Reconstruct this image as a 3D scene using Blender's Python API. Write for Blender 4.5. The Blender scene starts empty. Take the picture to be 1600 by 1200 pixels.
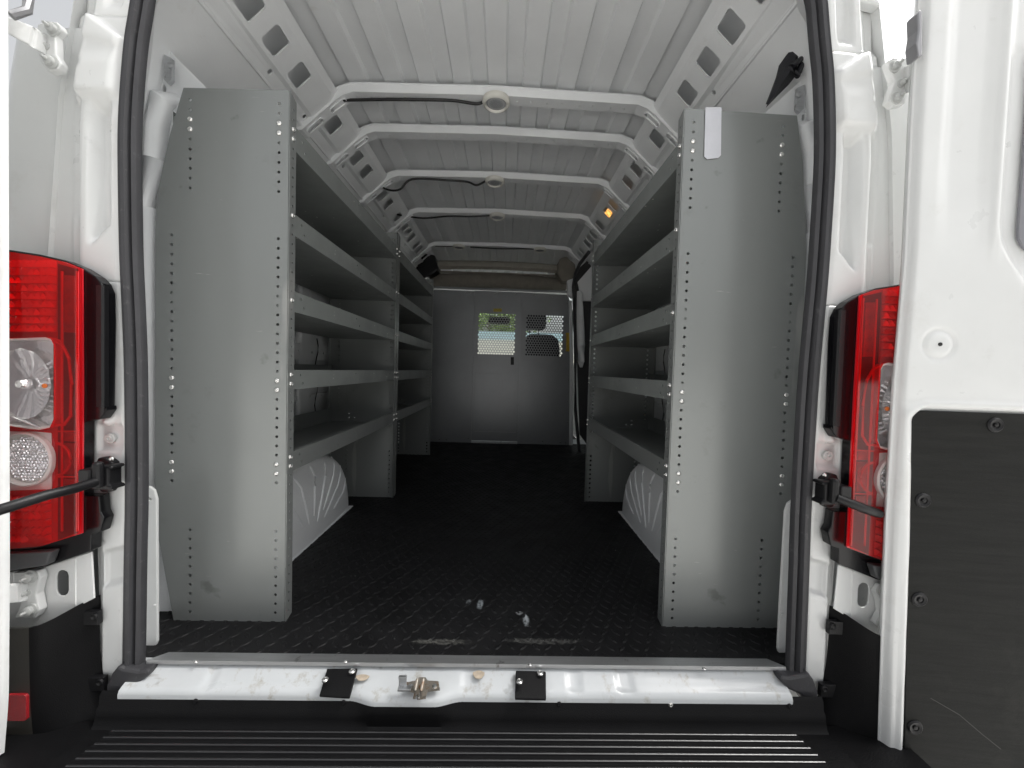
import bpy, math, random
from mathutils import Vector, Matrix
from mathutils.geometry import delaunay_2d_cdt
random.seed(7)
S = bpy.context.scene
COL = S.collection
R = math.radians
C0 = -0.058            # centre line of the van (the camera stands a little right of it)
H = 0.74               # eye height above the cargo floor
F = 606.0

# ------------------------------------------------------------------ camera
def _n(a): return Vector(a).normalized()
yc = _n(((786-800)/F, (600-579)/F, -1.0))
_t = Vector((math.sin(R(1.6)), math.cos(R(1.6)), 0))
zc = (_t - yc*_t.dot(yc)).normalized()
xc = yc.cross(zc)
ROT = Matrix((xc, yc, zc))                      # camera space -> world
cam_d = bpy.data.cameras.new('camera'); cam = bpy.data.objects.new('camera', cam_d); COL.objects.link(cam)
cam.matrix_world = Matrix.Translation((0, 0, H)) @ ROT.to_4x4()
cam_d.sensor_width = 36; cam_d.lens = 36*F/1600; cam_d.clip_start = .02; cam_d.clip_end = 2000
S.camera = cam

def at(px, py, Y=None, X=None, Z=None):
    """a point of the photo (1600 x 1200) brought to its real distance"""
    r = ROT @ Vector(((px-800)/F, (600-py)/F, -1.0))
    k = Y/r.y if Y is not None else (X/r.x if X is not None else (Z-H)/r.z)
    return Vector((r.x*k, r.y*k, H+r.z*k))

# ------------------------------------------------------------------ materials
MATS = {}
def nt(name):
    m = bpy.data.materials.new(name); m.use_nodes = True
    t = m.node_tree; b = t.nodes['Principled BSDF']
    return m, t, b
def noise(t, scale, detail=4, rough=.55, co='Object', stretch=None):
    tc = t.nodes.new('ShaderNodeTexCoord'); n = t.nodes.new('ShaderNodeTexNoise')
    n.inputs['Scale'].default_value = scale; n.inputs['Detail'].default_value = detail; n.inputs['Roughness'].default_value = rough
    if stretch:
        mp = t.nodes.new('ShaderNodeMapping'); mp.inputs['Scale'].default_value = stretch
        t.links.new(tc.outputs[co], mp.inputs['Vector']); t.links.new(mp.outputs['Vector'], n.inputs['Vector'])
    else: t.links.new(tc.outputs[co], n.inputs['Vector'])
    return n
def ramp(t, src, p0, c0, p1, c1):
    r = t.nodes.new('ShaderNodeValToRGB'); e = r.color_ramp.elements
    e[0].position = p0; e[0].color = (*c0, 1) if len(c0) == 3 else c0
    e[1].position = p1; e[1].color = (*c1, 1) if len(c1) == 3 else c1
    t.links.new(src, r.inputs['Fac']); return r
def mixc(t, fac, a, b):
    m = t.nodes.new('ShaderNodeMix'); m.data_type = 'RGBA'
    if hasattr(fac, 'links') or hasattr(fac, 'is_output'): t.links.new(fac, m.inputs[0])
    else: m.inputs[0].default_value = fac
    for v, i in ((a, 6), (b, 7)):
        if isinstance(v, tuple): m.inputs[i].default_value = (*v, 1)
        else: t.links.new(v, m.inputs[i])
    return m.outputs[2]
def mat(name, col, rough=.5, metal=0., coat=0., var=.08, vscale=6, bump=0., bscale=60, stretch=None, rvar=.08, spec=None, dirt=None, bstretch=None, scuff=False):
    """painted / plastic / metal surface with slight cloudiness, uneven gloss and fine grain"""
    if name in MATS: return MATS[name]
    m, t, b = nt(name)
    n = noise(t, vscale, 5, .6, stretch=stretch)
    lo = tuple(c*(1-var) for c in col); hi = tuple(min(1, c*(1+var)) for c in col)
    base = ramp(t, n.outputs['Fac'], .3, lo, .7, hi).outputs['Color']
    if dirt:
        dn = noise(t, dirt[1], 8, .7)
        dm = ramp(t, dn.outputs['Fac'], dirt[2], (0, 0, 0), dirt[3], (1, 1, 1))
        base = mixc(t, dm.outputs['Color'], base, dirt[0])
    if scuff:      # a few thin bright scratches and greasy finger smudges
        for sc_, st_, lo_, hi_, cc in ((9, (1, 1, .16), .70, .735, (.36, .36, .35)), (30, (.25, 1, 2.2), .735, .76, (.40, .40, .39)), (13, None, .70, .76, (.13, .135, .13))):
            sn = noise(t, sc_, 3, .55, stretch=st_); sm = ramp(t, sn.outputs['Fac'], lo_, (0, 0, 0), hi_, (.7, .7, .7)); base = mixc(t, sm.outputs['Color'], base, cc)
    t.links.new(base, b.inputs['Base Color'])
    rn = noise(t, vscale*2.3, 6, .6, stretch=stretch)
    rr = t.nodes.new('ShaderNodeMapRange'); rr.inputs['To Min'].default_value = max(.02, rough-rvar); rr.inputs['To Max'].default_value = min(1, rough+rvar)
    t.links.new(rn.outputs['Fac'], rr.inputs['Value']); t.links.new(rr.outputs['Result'], b.inputs['Roughness'])
    b.inputs['Metallic'].default_value = metal
    b.inputs['Coat Weight'].default_value = coat; b.inputs['Coat Roughness'].default_value = .12
    if spec is not None: b.inputs['Specular IOR Level'].default_value = spec
    if bump:
        bn = noise(t, bscale, 3, .6, stretch=bstretch); bp = t.nodes.new('ShaderNodeBump')
        bp.inputs['Strength'].default_value = bump; bp.inputs['Distance'].default_value = .002
        t.links.new(bn.outputs['Fac'], bp.inputs['Height']); t.links.new(bp.outputs['Normal'], b.inputs['Normal'])
    MATS[name] = m; return m

WHITE = mat('white_paint', (.66, .67, .665), .30, coat=.4, var=.025, bump=.07, bscale=14, rvar=.08, dirt=((.56, .56, .54), 5, .56, .78))
WHITE_IN = mat('white_inner_paint', (.76, .775, .785), .42, coat=.1, var=.03, bump=.12, bscale=160, dirt=((.62, .61, .58), 9, .62, .85))
SILLW = mat('worn_white_paint', (.52, .54, .55), .30, coat=.3, var=.06, bump=.14, bscale=25, dirt=((.30, .27, .22), 24, .56, .74), scuff=True)
SHELF = mat('grey_shelf_metal', (.236, .248, .243), .30, metal=.32, var=.02, vscale=1.6, stretch=(2, 2, .6), bump=.05, bscale=2.5, rvar=.045, dirt=((.20, .205, .20), 4.5, .60, .72), scuff=True)
PANEL = mat('grey_partition_metal', (.26, .268, .278), .32, metal=.28, var=.10, vscale=2.5, bump=.12, bscale=3, rvar=.07)
GALV = mat('bare_aluminium', (.52, .53, .54), .38, metal=.9, var=.10, vscale=18, stretch=(.4, 6, 6), rvar=.12, bump=.1, bscale=90, dirt=((.16, .15, .14), 22, .60, .72))
ZINC = mat('zinc_bolt', (.72, .72, .70), .25, metal=.9, var=.05, vscale=60)
RUBBER = mat('seal_rubber', (.040, .040, .044), .55, var=.12, vscale=12, bump=.2, bscale=200, dirt=((.12, .12, .12), 40, .6, .8))
BLACK = mat('black_plastic', (.008, .008, .009), .38, spec=.3, var=.15, vscale=10, bump=.25, bscale=420, rvar=.1)
BUMPER = mat('bumper_plastic', (.006, .006, .0065), .42, var=.15, vscale=8, bump=.35, bscale=500, rvar=.08, spec=.12, dirt=((.02, .019, .018), 22, .68, .85))
TREAD = mat('step_tread_plastic', (.012, .012, .013), .24, var=.15, vscale=8, bump=.1, bscale=300, spec=.8)
BLACKG = mat('black_gloss_plastic', (.005, .005, .006), .24, spec=.35, var=.1, vscale=10)
BOARD = mat('black_hardboard', (.013, .0135, .0125), .62, var=.22, vscale=5, stretch=(1, 1, 14), bump=.35, bscale=70, bstretch=(1, 1, 12), dirt=((.026, .026, .023), 3.5, .60, .80), spec=.15)
CABLE = mat('black_cable', (.008, .008, .008), .5, vscale=30)
LAMPRIM = mat('lamp_white_plastic', (.66, .65, .60), .4, var=.03, vscale=20)
YELLOW = mat('yellow_plastic', (.55, .36, .02), .4, vscale=20)
TAPE = mat('white_tape', (.55, .56, .60), .55, var=.04, vscale=20, bump=.3, bscale=60)
BEIGE = mat('beige_headliner', (.22, .20, .17), .8, var=.1, vscale=20, bump=.3, bscale=120)
DARKF = mat('dark_seat_fabric', (.02, .02, .028), .85, vscale=30, bump=.3, bscale=300)
CHROME = mat('lamp_reflector', (.93, .93, .92), .15, metal=.85, var=.03, vscale=40, bump=1.0, bscale=45)
REDRIB = mat('red_rib', (.62, .03, .04), .25)
FACET = mat('lamp_prism_reflector', (.92, .90, .90), .16, metal=.35, var=.06, vscale=60, bump=.6, bscale=120)
CREAM = mat('lamp_cream_frame', (.75, .73, .68), .4, var=.02)
RUST = mat('rusty_steel', (.33, .30, .26), .45, metal=.7, var=.25, vscale=60, bump=.3, bscale=150, dirt=((.22, .12, .06), 60, .5, .65))
REDREF = mat('red_reflector', (.30, .015, .02), .2, coat=.6, var=.1, vscale=60, bump=.6, bscale=300)

def lens_mat(name, tint, g=.06):
    m, t, b = nt(name); t.nodes.remove(b)
    tr = t.nodes.new('ShaderNodeBsdfTransparent'); tr.inputs['Color'].default_value = (*tint, 1)
    gl = t.nodes.new('ShaderNodeBsdfGlossy'); gl.inputs['Roughness'].default_value = g; gl.inputs['Color'].default_value = (1, 1, 1, 1)
    fr = t.nodes.new('ShaderNodeFresnel'); fr.inputs['IOR'].default_value = 1.45
    mx = t.nodes.new('ShaderNodeMixShader'); ge = t.nodes.new('ShaderNodeNewGeometry'); nb = t.nodes.new('ShaderNodeMath'); nb.operation = 'SUBTRACT'; nb.inputs[0].default_value = 1; t.links.new(ge.outputs['Backfacing'], nb.inputs[1])
    ml = t.nodes.new('ShaderNodeMath'); ml.operation = 'MULTIPLY'; t.links.new(fr.outputs[0], ml.inputs[0]); t.links.new(nb.outputs[0], ml.inputs[1]); t.links.new(ml.outputs[0], mx.inputs[0]); t.links.new(tr.outputs[0], mx.inputs[1]); t.links.new(gl.outputs[0], mx.inputs[2])
    t.links.new(mx.outputs[0], t.nodes['Material Output'].inputs['Surface']); return m
REDLENS = lens_mat('red_lens', (.88, .035, .05)); CLEAR = lens_mat('clear_lens', (.93, .92, .93)); GLASS = lens_mat('window_glass', (.93, .96, .95), .01)

def mat_deep_red():
    m, t, b = nt('deep_red_plastic')
    b.inputs['Base Color'].default_value = (.62, .02, .03, 1); b.inputs['Roughness'].default_value = .18; b.inputs['Coat Weight'].default_value = .6
    return m
DEEPRED = mat_deep_red()

def mat_rubber_mat():
    m, t, b = nt('rubber_mat')
    tc = t.nodes.new('ShaderNodeTexCoord'); sp = t.nodes.new('ShaderNodeSeparateXYZ'); t.links.new(tc.outputs['Object'], sp.inputs[0])
    base = ramp(t, noise(t, 5, 6, .65).outputs['Fac'], .35, (.0035, .0035, .004), .7, (.008, .008, .009)).outputs['Color']
    def blob(cx, cy, rx, ry, nscale, lo, hi, st=None):
        mp = t.nodes.new('ShaderNodeMapping'); mp.vector_type = 'POINT'
        mp.inputs['Location'].default_value = (-cx/rx, -cy/ry, 0); mp.inputs['Scale'].default_value = (1/rx, 1/ry, 0)
        t.links.new(tc.outputs['Object'], mp.inputs['Vector'])
        ln = t.nodes.new('ShaderNodeVectorMath'); ln.operation = 'LENGTH'; t.links.new(mp.outputs[0], ln.inputs[0])
        fall = t.nodes.new('ShaderNodeMapRange'); fall.inputs['From Min'].default_value = 1; fall.inputs['From Max'].default_value = .3; t.links.new(ln.outputs['Value'], fall.inputs['Value'])
        n = noise(t, nscale, 6, .7, stretch=st)
        mu = t.nodes.new('ShaderNodeMath'); mu.operation = 'MULTIPLY'; t.links.new(fall.outputs[0], mu.inputs[0]); t.links.new(n.outputs['Fac'], mu.inputs[1])
        return ramp(t, mu.outputs[0], lo, (0, 0, 0), hi, (1, 1, 1)).outputs['Color']
    ox, oy = MATC
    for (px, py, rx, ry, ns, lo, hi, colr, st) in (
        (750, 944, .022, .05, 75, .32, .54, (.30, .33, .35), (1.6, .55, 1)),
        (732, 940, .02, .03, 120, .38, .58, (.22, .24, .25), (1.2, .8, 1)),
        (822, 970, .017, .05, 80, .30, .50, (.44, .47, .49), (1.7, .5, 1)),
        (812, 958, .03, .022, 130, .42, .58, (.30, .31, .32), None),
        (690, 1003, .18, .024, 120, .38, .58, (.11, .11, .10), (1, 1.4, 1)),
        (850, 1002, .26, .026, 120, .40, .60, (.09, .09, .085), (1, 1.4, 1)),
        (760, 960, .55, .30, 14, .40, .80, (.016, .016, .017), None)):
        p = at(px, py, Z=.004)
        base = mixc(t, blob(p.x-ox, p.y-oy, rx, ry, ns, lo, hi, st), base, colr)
    # dust specks
    v = t.nodes.new('ShaderNodeTexVoronoi'); v.inputs['Scale'].default_value = 17; t.links.new(tc.outputs['Object'], v.inputs['Vector'])
    sp2 = ramp(t, v.outputs['Distance'], .035, (1, 1, 1), .05, (0, 0, 0)).outputs['Color']
    nn = ramp(t, noise(t, 7, 2).outputs['Fac'], .53, (0, 0, 0), .56, (1, 1, 1)).outputs['Color']
    mm = t.nodes.new('ShaderNodeMath'); mm.operation = 'MULTIPLY'; t.links.new(sp2, mm.inputs[0]); t.links.new(nn, mm.inputs[1])
    base = mixc(t, mm.outputs[0], base, (.20, .20, .19))
    t.links.new(base, b.inputs['Base Color']); 
    rr = ramp(t, noise(t, 11, 6).outputs['Fac'], .3, (.5,)*3, .7, (.68,)*3); t.links.new(rr.outputs['Color'], b.inputs['Roughness'])
    bn = noise(t, 260, 3); b.inputs['Specular IOR Level'].default_value = .34; bp = t.nodes.new('ShaderNodeBump'); bp.inputs['Strength'].default_value = .25; bp.inputs['Distance'].default_value = .001
    t.links.new(bn.outputs['Fac'], bp.inputs['Height']); t.links.new(bp.outputs['Normal'], b.inputs['Normal'])
    return m

def mat_shelf_under():
    """shelf tray metal with the small pale flecks that dot the trays"""
    m, t, b = nt('grey_tray_metal')
    base = ramp(t, noise(t, 4, 5).outputs['Fac'], .3, (.20, .215, .207), .7, (.25, .265, .257)).outputs['Color']
    tc = t.nodes.new('ShaderNodeTexCoord'); mp = t.nodes.new('ShaderNodeMapping'); mp.inputs['Scale'].default_value = (1.0, .75, 1)
    t.links.new(tc.outputs['Object'], mp.inputs['Vector'])
    v = t.nodes.new('ShaderNodeTexVoronoi'); v.inputs['Scale'].default_value = 26; v.inputs['Randomness'].default_value = .75; t.links.new(mp.outputs[0], v.inputs['Vector'])
    a = ramp(t, v.outputs['Distance'], .06, (1, 1, 1), .09, (0, 0, 0)).outputs['Color']
    nn = ramp(t, noise(t, 5, 3).outputs['Fac'], .46, (0, 0, 0), .52, (1, 1, 1)).outputs['Color']
    mm = t.nodes.new('ShaderNodeMath'); mm.operation = 'MULTIPLY'; t.links.new(a, mm.inputs[0]); t.links.new(nn, mm.inputs[1])
    base = mixc(t, mm.outputs[0], base, (.8, .8, .76))
    t.links.new(base, b.inputs['Base Color']); b.inputs['Metallic'].default_value = .15
    t.links.new(ramp(t, noise(t, 12, 5).outputs['Fac'], .3, (.34,)*3, .7, (.5,)*3).outputs['Color'], b.inputs['Roughness'])
    return m
TRAY = mat_shelf_under()

def mat_emit(name, col, s):
    m, t, b = nt(name); b.inputs['Base Color'].default_value = (*col, 1)
    n = noise(t, 30, 3); r = ramp(t, n.outputs['Fac'], .4, tuple(c*.35 for c in col), .6, col)
    t.links.new(r.outputs['Color'], b.inputs['Emission Color']); b.inputs['Emission Strength'].default_value = s
    return m

# ------------------------------------------------------------------ mesh helpers
WPOS = {}
class MB:
    def __init__(s): s.v = []; s.f = []
    def add(s, vs, fs):
        o = len(s.v); s.v += [Vector(p) for p in vs]; s.f += [tuple(i+o for i in f) for f in fs]; return s
    def box(s, x0, x1, y0, y1, z0, z1):
        return s.add([(x0,y0,z0),(x1,y0,z0),(x1,y1,z0),(x0,y1,z0),(x0,y0,z1),(x1,y0,z1),(x1,y1,z1),(x0,y1,z1)],
                     [(0,3,2,1),(4,5,6,7),(0,1,5,4),(1,2,6,5),(2,3,7,6),(3,0,4,7)])
    def tube(s, pts, r, n=8, cap=True, rs=None):
        pts = [Vector(p) for p in pts]; up = Vector((0, 0, 1)); vs = []; fs = []
        for i, p in enumerate(pts):
            d = (pts[min(i+1, len(pts)-1)] - pts[max(i-1, 0)]).normalized()
            a = d.cross(up)
            if a.length < .05: a = d.cross(Vector((0, 1, 0)))
            a.normalize(); b = a.cross(d).normalized(); rr = rs[i] if rs else r
            for k in range(n):
                w = 2*math.pi*k/n; vs.append(p + (a*math.cos(w) + b*math.sin(w))*rr)
        m = len(pts)
        for i in range(m-1):
            for k in range(n):
                k2 = (k+1) % n; fs.append((i*n+k, i*n+k2, (i+1)*n+k2, (i+1)*n+k))
        if cap: fs += [tuple(range(n)), tuple(range((m-1)*n, m*n))[::-1]]
        return s.add(vs, fs)
    def lathe(s, c, axis, prof, n=24):
        """prof: (radius, height along axis)"""
        c = Vector(c); ax = Vector(axis).normalized(); a = ax.cross(Vector((0, 0, 1)))
        if a.length < .1: a = ax.cross(Vector((0, 1, 0)))
        a.normalize(); b = ax.cross(a); vs = []; fs = []
        for (r, h) in prof:
            for k in range(n):
                w = 2*math.pi*k/n; vs.append(c + ax*h + (a*math.cos(w)+b*math.sin(w))*max(r, 1e-5))
        for i in range(len(prof)-1):
            for k in range(n):
                k2 = (k+1) % n; fs.append((i*n+k, i*n+k2, (i+1)*n+k2, (i+1)*n+k))
        if prof[0][0] > 1e-4: fs.append(tuple(range(n))[::-1])
        if prof[-1][0] > 1e-4: fs.append(tuple(range((len(prof)-1)*n, len(prof)*n)))
        return s.add(vs, fs)
    def grid(s, rows, closed=False):
        m = len(rows[0]); vs = [p for r in rows for p in r]; fs = []
        for i in range(len(rows)-1):
            for j in range(m if closed else m-1):
                j2 = (j+1) % m; fs.append((i*m+j, i*m+j2, (i+1)*m+j2, (i+1)*m+j))
        return s.add(vs, fs)
    def thickgrid(s, rows, off):
        """a sheet with real thickness: off is a vector"""
        off = Vector(off); n = len(rows); m = len(rows[0]); o = len(s.v)
        s.grid(rows); s.grid([[Vector(p)+off for p in r][::-1] for r in rows])
        N = n*m; fr = lambda i, j: o+i*m+j; bk = lambda i, j: o+N+i*m+(m-1-j)
        for i in range(n-1):
            s.f.append((fr(i,0), fr(i+1,0), bk(i+1,0), bk(i,0))); s.f.append((fr(i+1,m-1), fr(i,m-1), bk(i,m-1), bk(i+1,m-1)))
        for j in range(m-1):
            s.f.append((fr(0,j+1), fr(0,j), bk(0,j), bk(0,j+1))); s.f.append((fr(n-1,j), fr(n-1,j+1), bk(n-1,j+1), bk(n-1,j)))
        return s
    def plate(s, outline, holes, th, fn, creases=()):
        """flat sheet (u,v) with real holes, mapped by fn(u,v,w), w in 0..th"""
        P = [Vector(p) for p in outline]; E = [(i, (i+1) % len(P)) for i in range(len(P))]; tag = [-1]*len(P)
        for h, hp in enumerate(holes):
            o = len(P); P += [Vector(p) for p in hp]; E += [(o+i, o+(i+1) % len(hp)) for i in range(len(hp))]; tag += [h]*len(hp)
        for a, b in creases:
            o = len(P); P += [Vector(a), Vector(b)]; E.append((o, o+1)); tag += [-2, -2]
        v2, e2, f2, ov, oe, of = delaunay_2d_cdt([p.to_2d() if len(p) > 2 else p for p in P], E, [], 0, 1e-7)
        T = [tag[o[0]] if o else -2 for o in ov]
        def inside(x, y):
            c = False; n = len(outline); j = n-1
            for i in range(n):
                xi, yi = outline[i][0], outline[i][1]; xj, yj = outline[j][0], outline[j][1]
                if (yi > y) != (yj > y) and x < (xj-xi)*(y-yi)/(yj-yi)+xi: c = not c
                j = i
            return c
        fs = []
        for f in f2:
            t0 = T[f[0]]
            if t0 >= 0 and all(T[i] == t0 for i in f): continue
            cx = sum(v2[i][0] for i in f)/len(f); cy = sum(v2[i][1] for i in f)/len(f)
            if inside(cx, cy): fs.append(tuple(f))
        cnt = {}
        for f in fs:
            for i in range(len(f)):
                a, b = f[i], f[(i+1) % len(f)]; cnt[(a, b)] = 1
        n = len(v2); vs = [fn(p[0], p[1], 0) for p in v2] + [fn(p[0], p[1], th) for p in v2]
        out = list(fs) + [tuple(i+n for i in f[::-1]) for f in fs]
        for (a, b) in cnt:
            if (b, a) not in cnt: out.append((b, a, a+n, b+n))
        return s.add(vs, out)
    def prism(s, outline, Y0, Y1, holes=()):
        """outline in (x,z), front at Y0"""
        return s.plate(outline, holes, Y1-Y0, lambda u, v, w: Vector((u, Y0+w, v)))
    def sweep(s, path, prof, Y):
        """profile (across, towards the viewer) carried along a path in the x-z plane at depth Y"""
        rows = []; n = len(path)
        for i in range(n):
            a = path[max(i-1, 0)]; b = path[min(i+1, n-1)]
            d = Vector((b[0]-a[0], b[1]-a[1])); d.normalize(); nx, nz = -d.y, d.x
            rows.append([(path[i][0]+nx*u, Y-w, path[i][1]+nz*u) for u, w in prof])
        return s.grid(rows)
    def mirror(s):
        m = MB(); m.v = [Vector((2*C0-p.x, p.y, p.z)) for p in s.v]; m.f = [f[::-1] for f in s.f]; return m
    def build(s, name, mt, parent=None, smooth=False, bevel=0, seg=2, label=None, loc=None):
        if loc is None:
            lo = [min(p[i] for p in s.v) for i in range(3)]; hi = [max(p[i] for p in s.v) for i in range(3)]
            loc = Vector([(a+b)/2 for a, b in zip(lo, hi)])
        loc = Vector(loc); me = bpy.data.meshes.new(name)
        me.from_pydata([p-loc for p in s.v], [], s.f); me.materials.append(mt); me.update()
        import bmesh
        bm = bmesh.new(); bm.from_mesh(me); bmesh.ops.recalc_face_normals(bm, faces=bm.faces); bm.to_mesh(me); bm.free()
        if smooth:
            for p in me.polygons: p.use_smooth = True
            if smooth != 'all': 
                try: me.set_sharp_from_angle(angle=R(38))
                except Exception: pass
        o = bpy.data.objects.new(name, me); COL.objects.link(o)
        place(o, loc, parent)
        if bevel:
            bv = o.modifiers.new('bevel', 'BEVEL'); bv.width = bevel; bv.segments = seg; bv.limit_method = 'ANGLE'; bv.angle_limit = R(40)
        if label: o['label'] = label
        return o
def place(o, loc, parent):
    loc = Vector(loc); WPOS[o.name] = loc
    if parent is not None: o.parent = parent; o.location = loc - WPOS[parent.name]
    else: o.location = loc
def empty(name, loc):
    o = bpy.data.objects.new(name, None); COL.objects.link(o); o.empty_display_size = .1; place(o, loc, None); return o
def tag(o, label, cat, group=None):
    o['label'] = label; o['category'] = cat
    if group: o['group'] = group
    return o
def structure(o): o['kind'] = 'structure'; return o
def copy_at(o, loc, parent):
    c = o.copy(); COL.objects.link(c); place(c, loc, parent); return c
def circ(x, y, r, n=8, ry=None): return [(x+r*math.cos(2*math.pi*k/n+.2), y+(ry or r)*math.sin(2*math.pi*k/n+.2)) for k in range(n)]
def rrect(x0, x1, y0, y1, r, n=4):
    out = []
    for cx, cy, a0 in ((x1-r, y0+r, -90), (x1-r, y1-r, 0), (x0+r, y1-r, 90), (x0+r, y0+r, 180)):
        for k in range(n+1): a = R(a0+90*k/n); out.append((cx+r*math.cos(a), cy+r*math.sin(a)))
    return out
def ss(a, b, x):
    t = max(0., min(1., (x-a)/(b-a))); return t*t*(3-2*t)
def bandf(a, b, x, e): return ss(a-e, a+e, x)*(1-ss(b-e, b+e, x))
def xz(pts, Y): return [(p.x, p.z) for p in (at(a, b, Y) for a, b in pts)]
def lerpt(tab, y):
    if y <= tab[0][0]: return tab[0][1]
    for (y0, v0), (y1, v1) in zip(tab, tab[1:]):
        if y <= y1: return v0+(v1-v0)*(y-y0)/(y1-y0)
    return tab[-1][1]
def slot(cx, cy, hl, r, n=5):
    out = []
    for k in range(n+1): a = R(-90+180*k/n); out.append((cx+hl+r*math.cos(a), cy+r*math.sin(a)))
    for k in range(n+1): a = R(90+180*k/n); out.append((cx-hl+r*math.cos(a), cy+r*math.sin(a)))
    return out

# ================================================================== THE VAN
van = empty('cargo_van', (C0, .95, -.55))
tag(van, 'white high roof cargo van with both rear doors open, seen into its load space', 'van')

# ---- bolts shared by everything
def make_bolt(parent, loc, axis=(0, -1, 0), r=.0072, name='bolt', m=None, h=.0045):
    b = MB(); b.lathe(loc, axis, [(r, 0), (r, h*.35), (r*.82, h*.75), (r*.45, h), (r*.38, h*.75), (0, h*.7)], 12)
    return b.build(name, m or ZINC, parent, True, loc=loc)

# ---- roof: corrugated skin
YB, YF = .97, 4.45
def roofz(h): return 1.955 - .025*(h/.685)**2
rows = []
prof = [(-.70, 1.925)]
per = .146; k = -4.5
while k <= 4.5:
    x = k*per
    prof += [(x-.037, roofz(x)), (x-.029, roofz(x)+.017), (x+.029, roofz(x)+.017), (x+.037, roofz(x))]
    k += 1
prof = [p for p in prof if abs(p[0]) < .685 or p[0] == -.70] + [(.70, 1.925)]
def fr(y): return 1
b = MB()
ys = [YB, 1.15, 1.62, 1.9, 2.35, 2.8, 3.3, 3.65, 3.9, 4.2, YF]
def droop(y): return -.0 if y < 3.6 else -.10*((y-3.6)/.85)**1.5
b.grid([[(C0+h, y, z+droop(y)) for h, z in prof] for y in ys])
for p in list(b.v): pass
roof = b.build('roof', WHITE_IN, van, label='ribbed white inner roof skin')
# outer skin
b = MB()
OUT = [(1.02, -.35), (1.035, .1), (1.035, .9), (1.00, 1.35), (.95, 1.65), (.87, 1.86), (.74, 1.98), (.45, 2.03), (0, 2.045)]
full = [(-h, z) for h, z in OUT] + [(h, z) for h, z in OUT[::-1][1:]]
b.grid([[(C0+h, y, z) for h, z in full] for y in (.955, 2.0, 3.0, 4.05)])
sk = b.build('body_shell', WHITE, van, True)
# rear header over the opening
b = MB(); hd = [(C0+h, z) for h, z in full if z > 1.6]; hd = [(C0-.90, 1.66)] + hd[0:] + [(C0+.90, 1.66)]
inner = [(C0+.72, 1.80), (C0+.5, 1.84), (C0, 1.85), (C0-.5, 1.84), (C0-.72, 1.80)]
b.prism(hd + inner, .95, .975)
b.build('rear_header', WHITE, van, bevel=.004)
b = MB(); b.box(C0-.68, C0+.68, .975, 1.05, 1.87, 1.93); b.build('roof_end_beam', WHITE_IN, van, bevel=.008)

# ---- side walls
WALL = [(.94, 0), (.965, .25), (.97, .60), (.965, 1.15), (.945, 1.42), (.898, 1.61), (.83, 1.725), (.812, 1.742)]
def side(sg):
    b = MB()
    b.grid([[(C0+sg*h, y, z) for h, z in WALL] for y in ((1.0, 2.0, 3.0, 3.95) if sg < 0 else (1.0, 1.8, 2.45))])
    if sg > 0:
        b.grid([[(C0+sg*h, y, z) for h, z in WALL[4:]] for y in (2.45, 3.2, 3.95)])
    w = b.build('side_wall', WHITE_IN, van, True)
    # upright stiffeners and belt rails pressed on the wall
    for yy, wd in ((1.92, .11), (2.95, .10)) if sg < 0 else ((1.92, .11),):
        q = MB(); q.thickgrid([[(C0+sg*(h-.035), y, z) for h, z in WALL[:6]] for y in (yy, yy+.02, yy+wd-.02, yy+wd)], (sg*.03, 0, 0))
        q.build('wall_upright', WHITE_IN, w, bevel=.012)
    yend = 3.9 if sg < 0 else 2.4
    for z0, z1, d in ((.915, .985, .035), (1.16, 1.22, .03), (.765, .845, .03), (.56, .585, .02)):
        q = MB(); q.plate([(1.2, z0), (yend, z0), (yend, z1), (1.2, z1)], [circ(1.26+i*.13, (z0+z1)/2, .008, 6) for i in range(int((yend-1.3)/.13))] if z0 != 1.16 else [], .012,
            lambda u, v, w_, sg=sg, d=d: Vector((C0+sg*(.965-d+w_), u, v)))
        q.box(*sorted((C0+sg*(.965-d+.012), C0+sg*.966)), 1.2, yend, z0, z0+.006); q.box(*sorted((C0+sg*(.965-d+.012), C0+sg*.966)), 1.2, yend, z1-.006, z1)
        q.build('belt_rail', WHITE_IN, w)
    # hanging grey cable down the upright
    q = MB(); q.tube([(C0+sg*.925, 2.07+.016*math.sin(i*1.1), .88-.035*i) for i in range(12)], .0028, 6); q.build('cable', CABLE, w, True)
    return w
wl = side(-1); wr = side(1)

# ---- cant rails with square holes (roof to wall)
HY = [1.075, 1.212, 1.345, 1.495, 1.785, 2.055, 2.19, 2.485, 2.605, 2.83, 3.03, 3.14, 3.25, 3.45, 3.56, 3.78, 3.88]
def rail(sg):
    L = math.hypot(.147, .140)
    holes = [rrect(y-.038, y+.038, .070, .145, .010, 3) for y in HY]
    rnd = [circ(y, .030, .010, 8) for y in (1.42, 1.66, 2.05, 2.7, 3.3)]
    cr = [((YB, .055), (4.2, .055)), ((YB, .172), (4.2, .172))]
    def fn(u, v, w):
        t = v/L; h = .812-.147*t; z = 1.745+.140*t
        k = .010*bandf(.05, .175, v, .006)          # middle of the rail stands slightly proud
        return Vector((C0+sg*(h-k*.7+w), u, z-k*.7+w))
    b = MB(); b.plate([(YB, 0), (4.2, 0), (4.2, L), (YB, L)], holes+rnd, .003, fn, cr)
    r_ = b.build('roof_rail', WHITE_IN, van)
    q = MB()      # the outer closing sheet behind the holes
    q.grid([[(C0+sg*.87, y, 1.70), (C0+sg*.84, y, 1.84), (C0+sg*.70, y, 1.965)] for y in (YB, 4.2)]); q.build('rail_closing_sheet', WHITE_IN, r_)
    # lower lip seam
    q = MB(); q.tube([(C0+sg*.813, YB, 1.741), (C0+sg*.813, 4.2, 1.741)], .006, 6); q.build('rail_seam', WHITE_IN, r_, True)
    return r_
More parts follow.
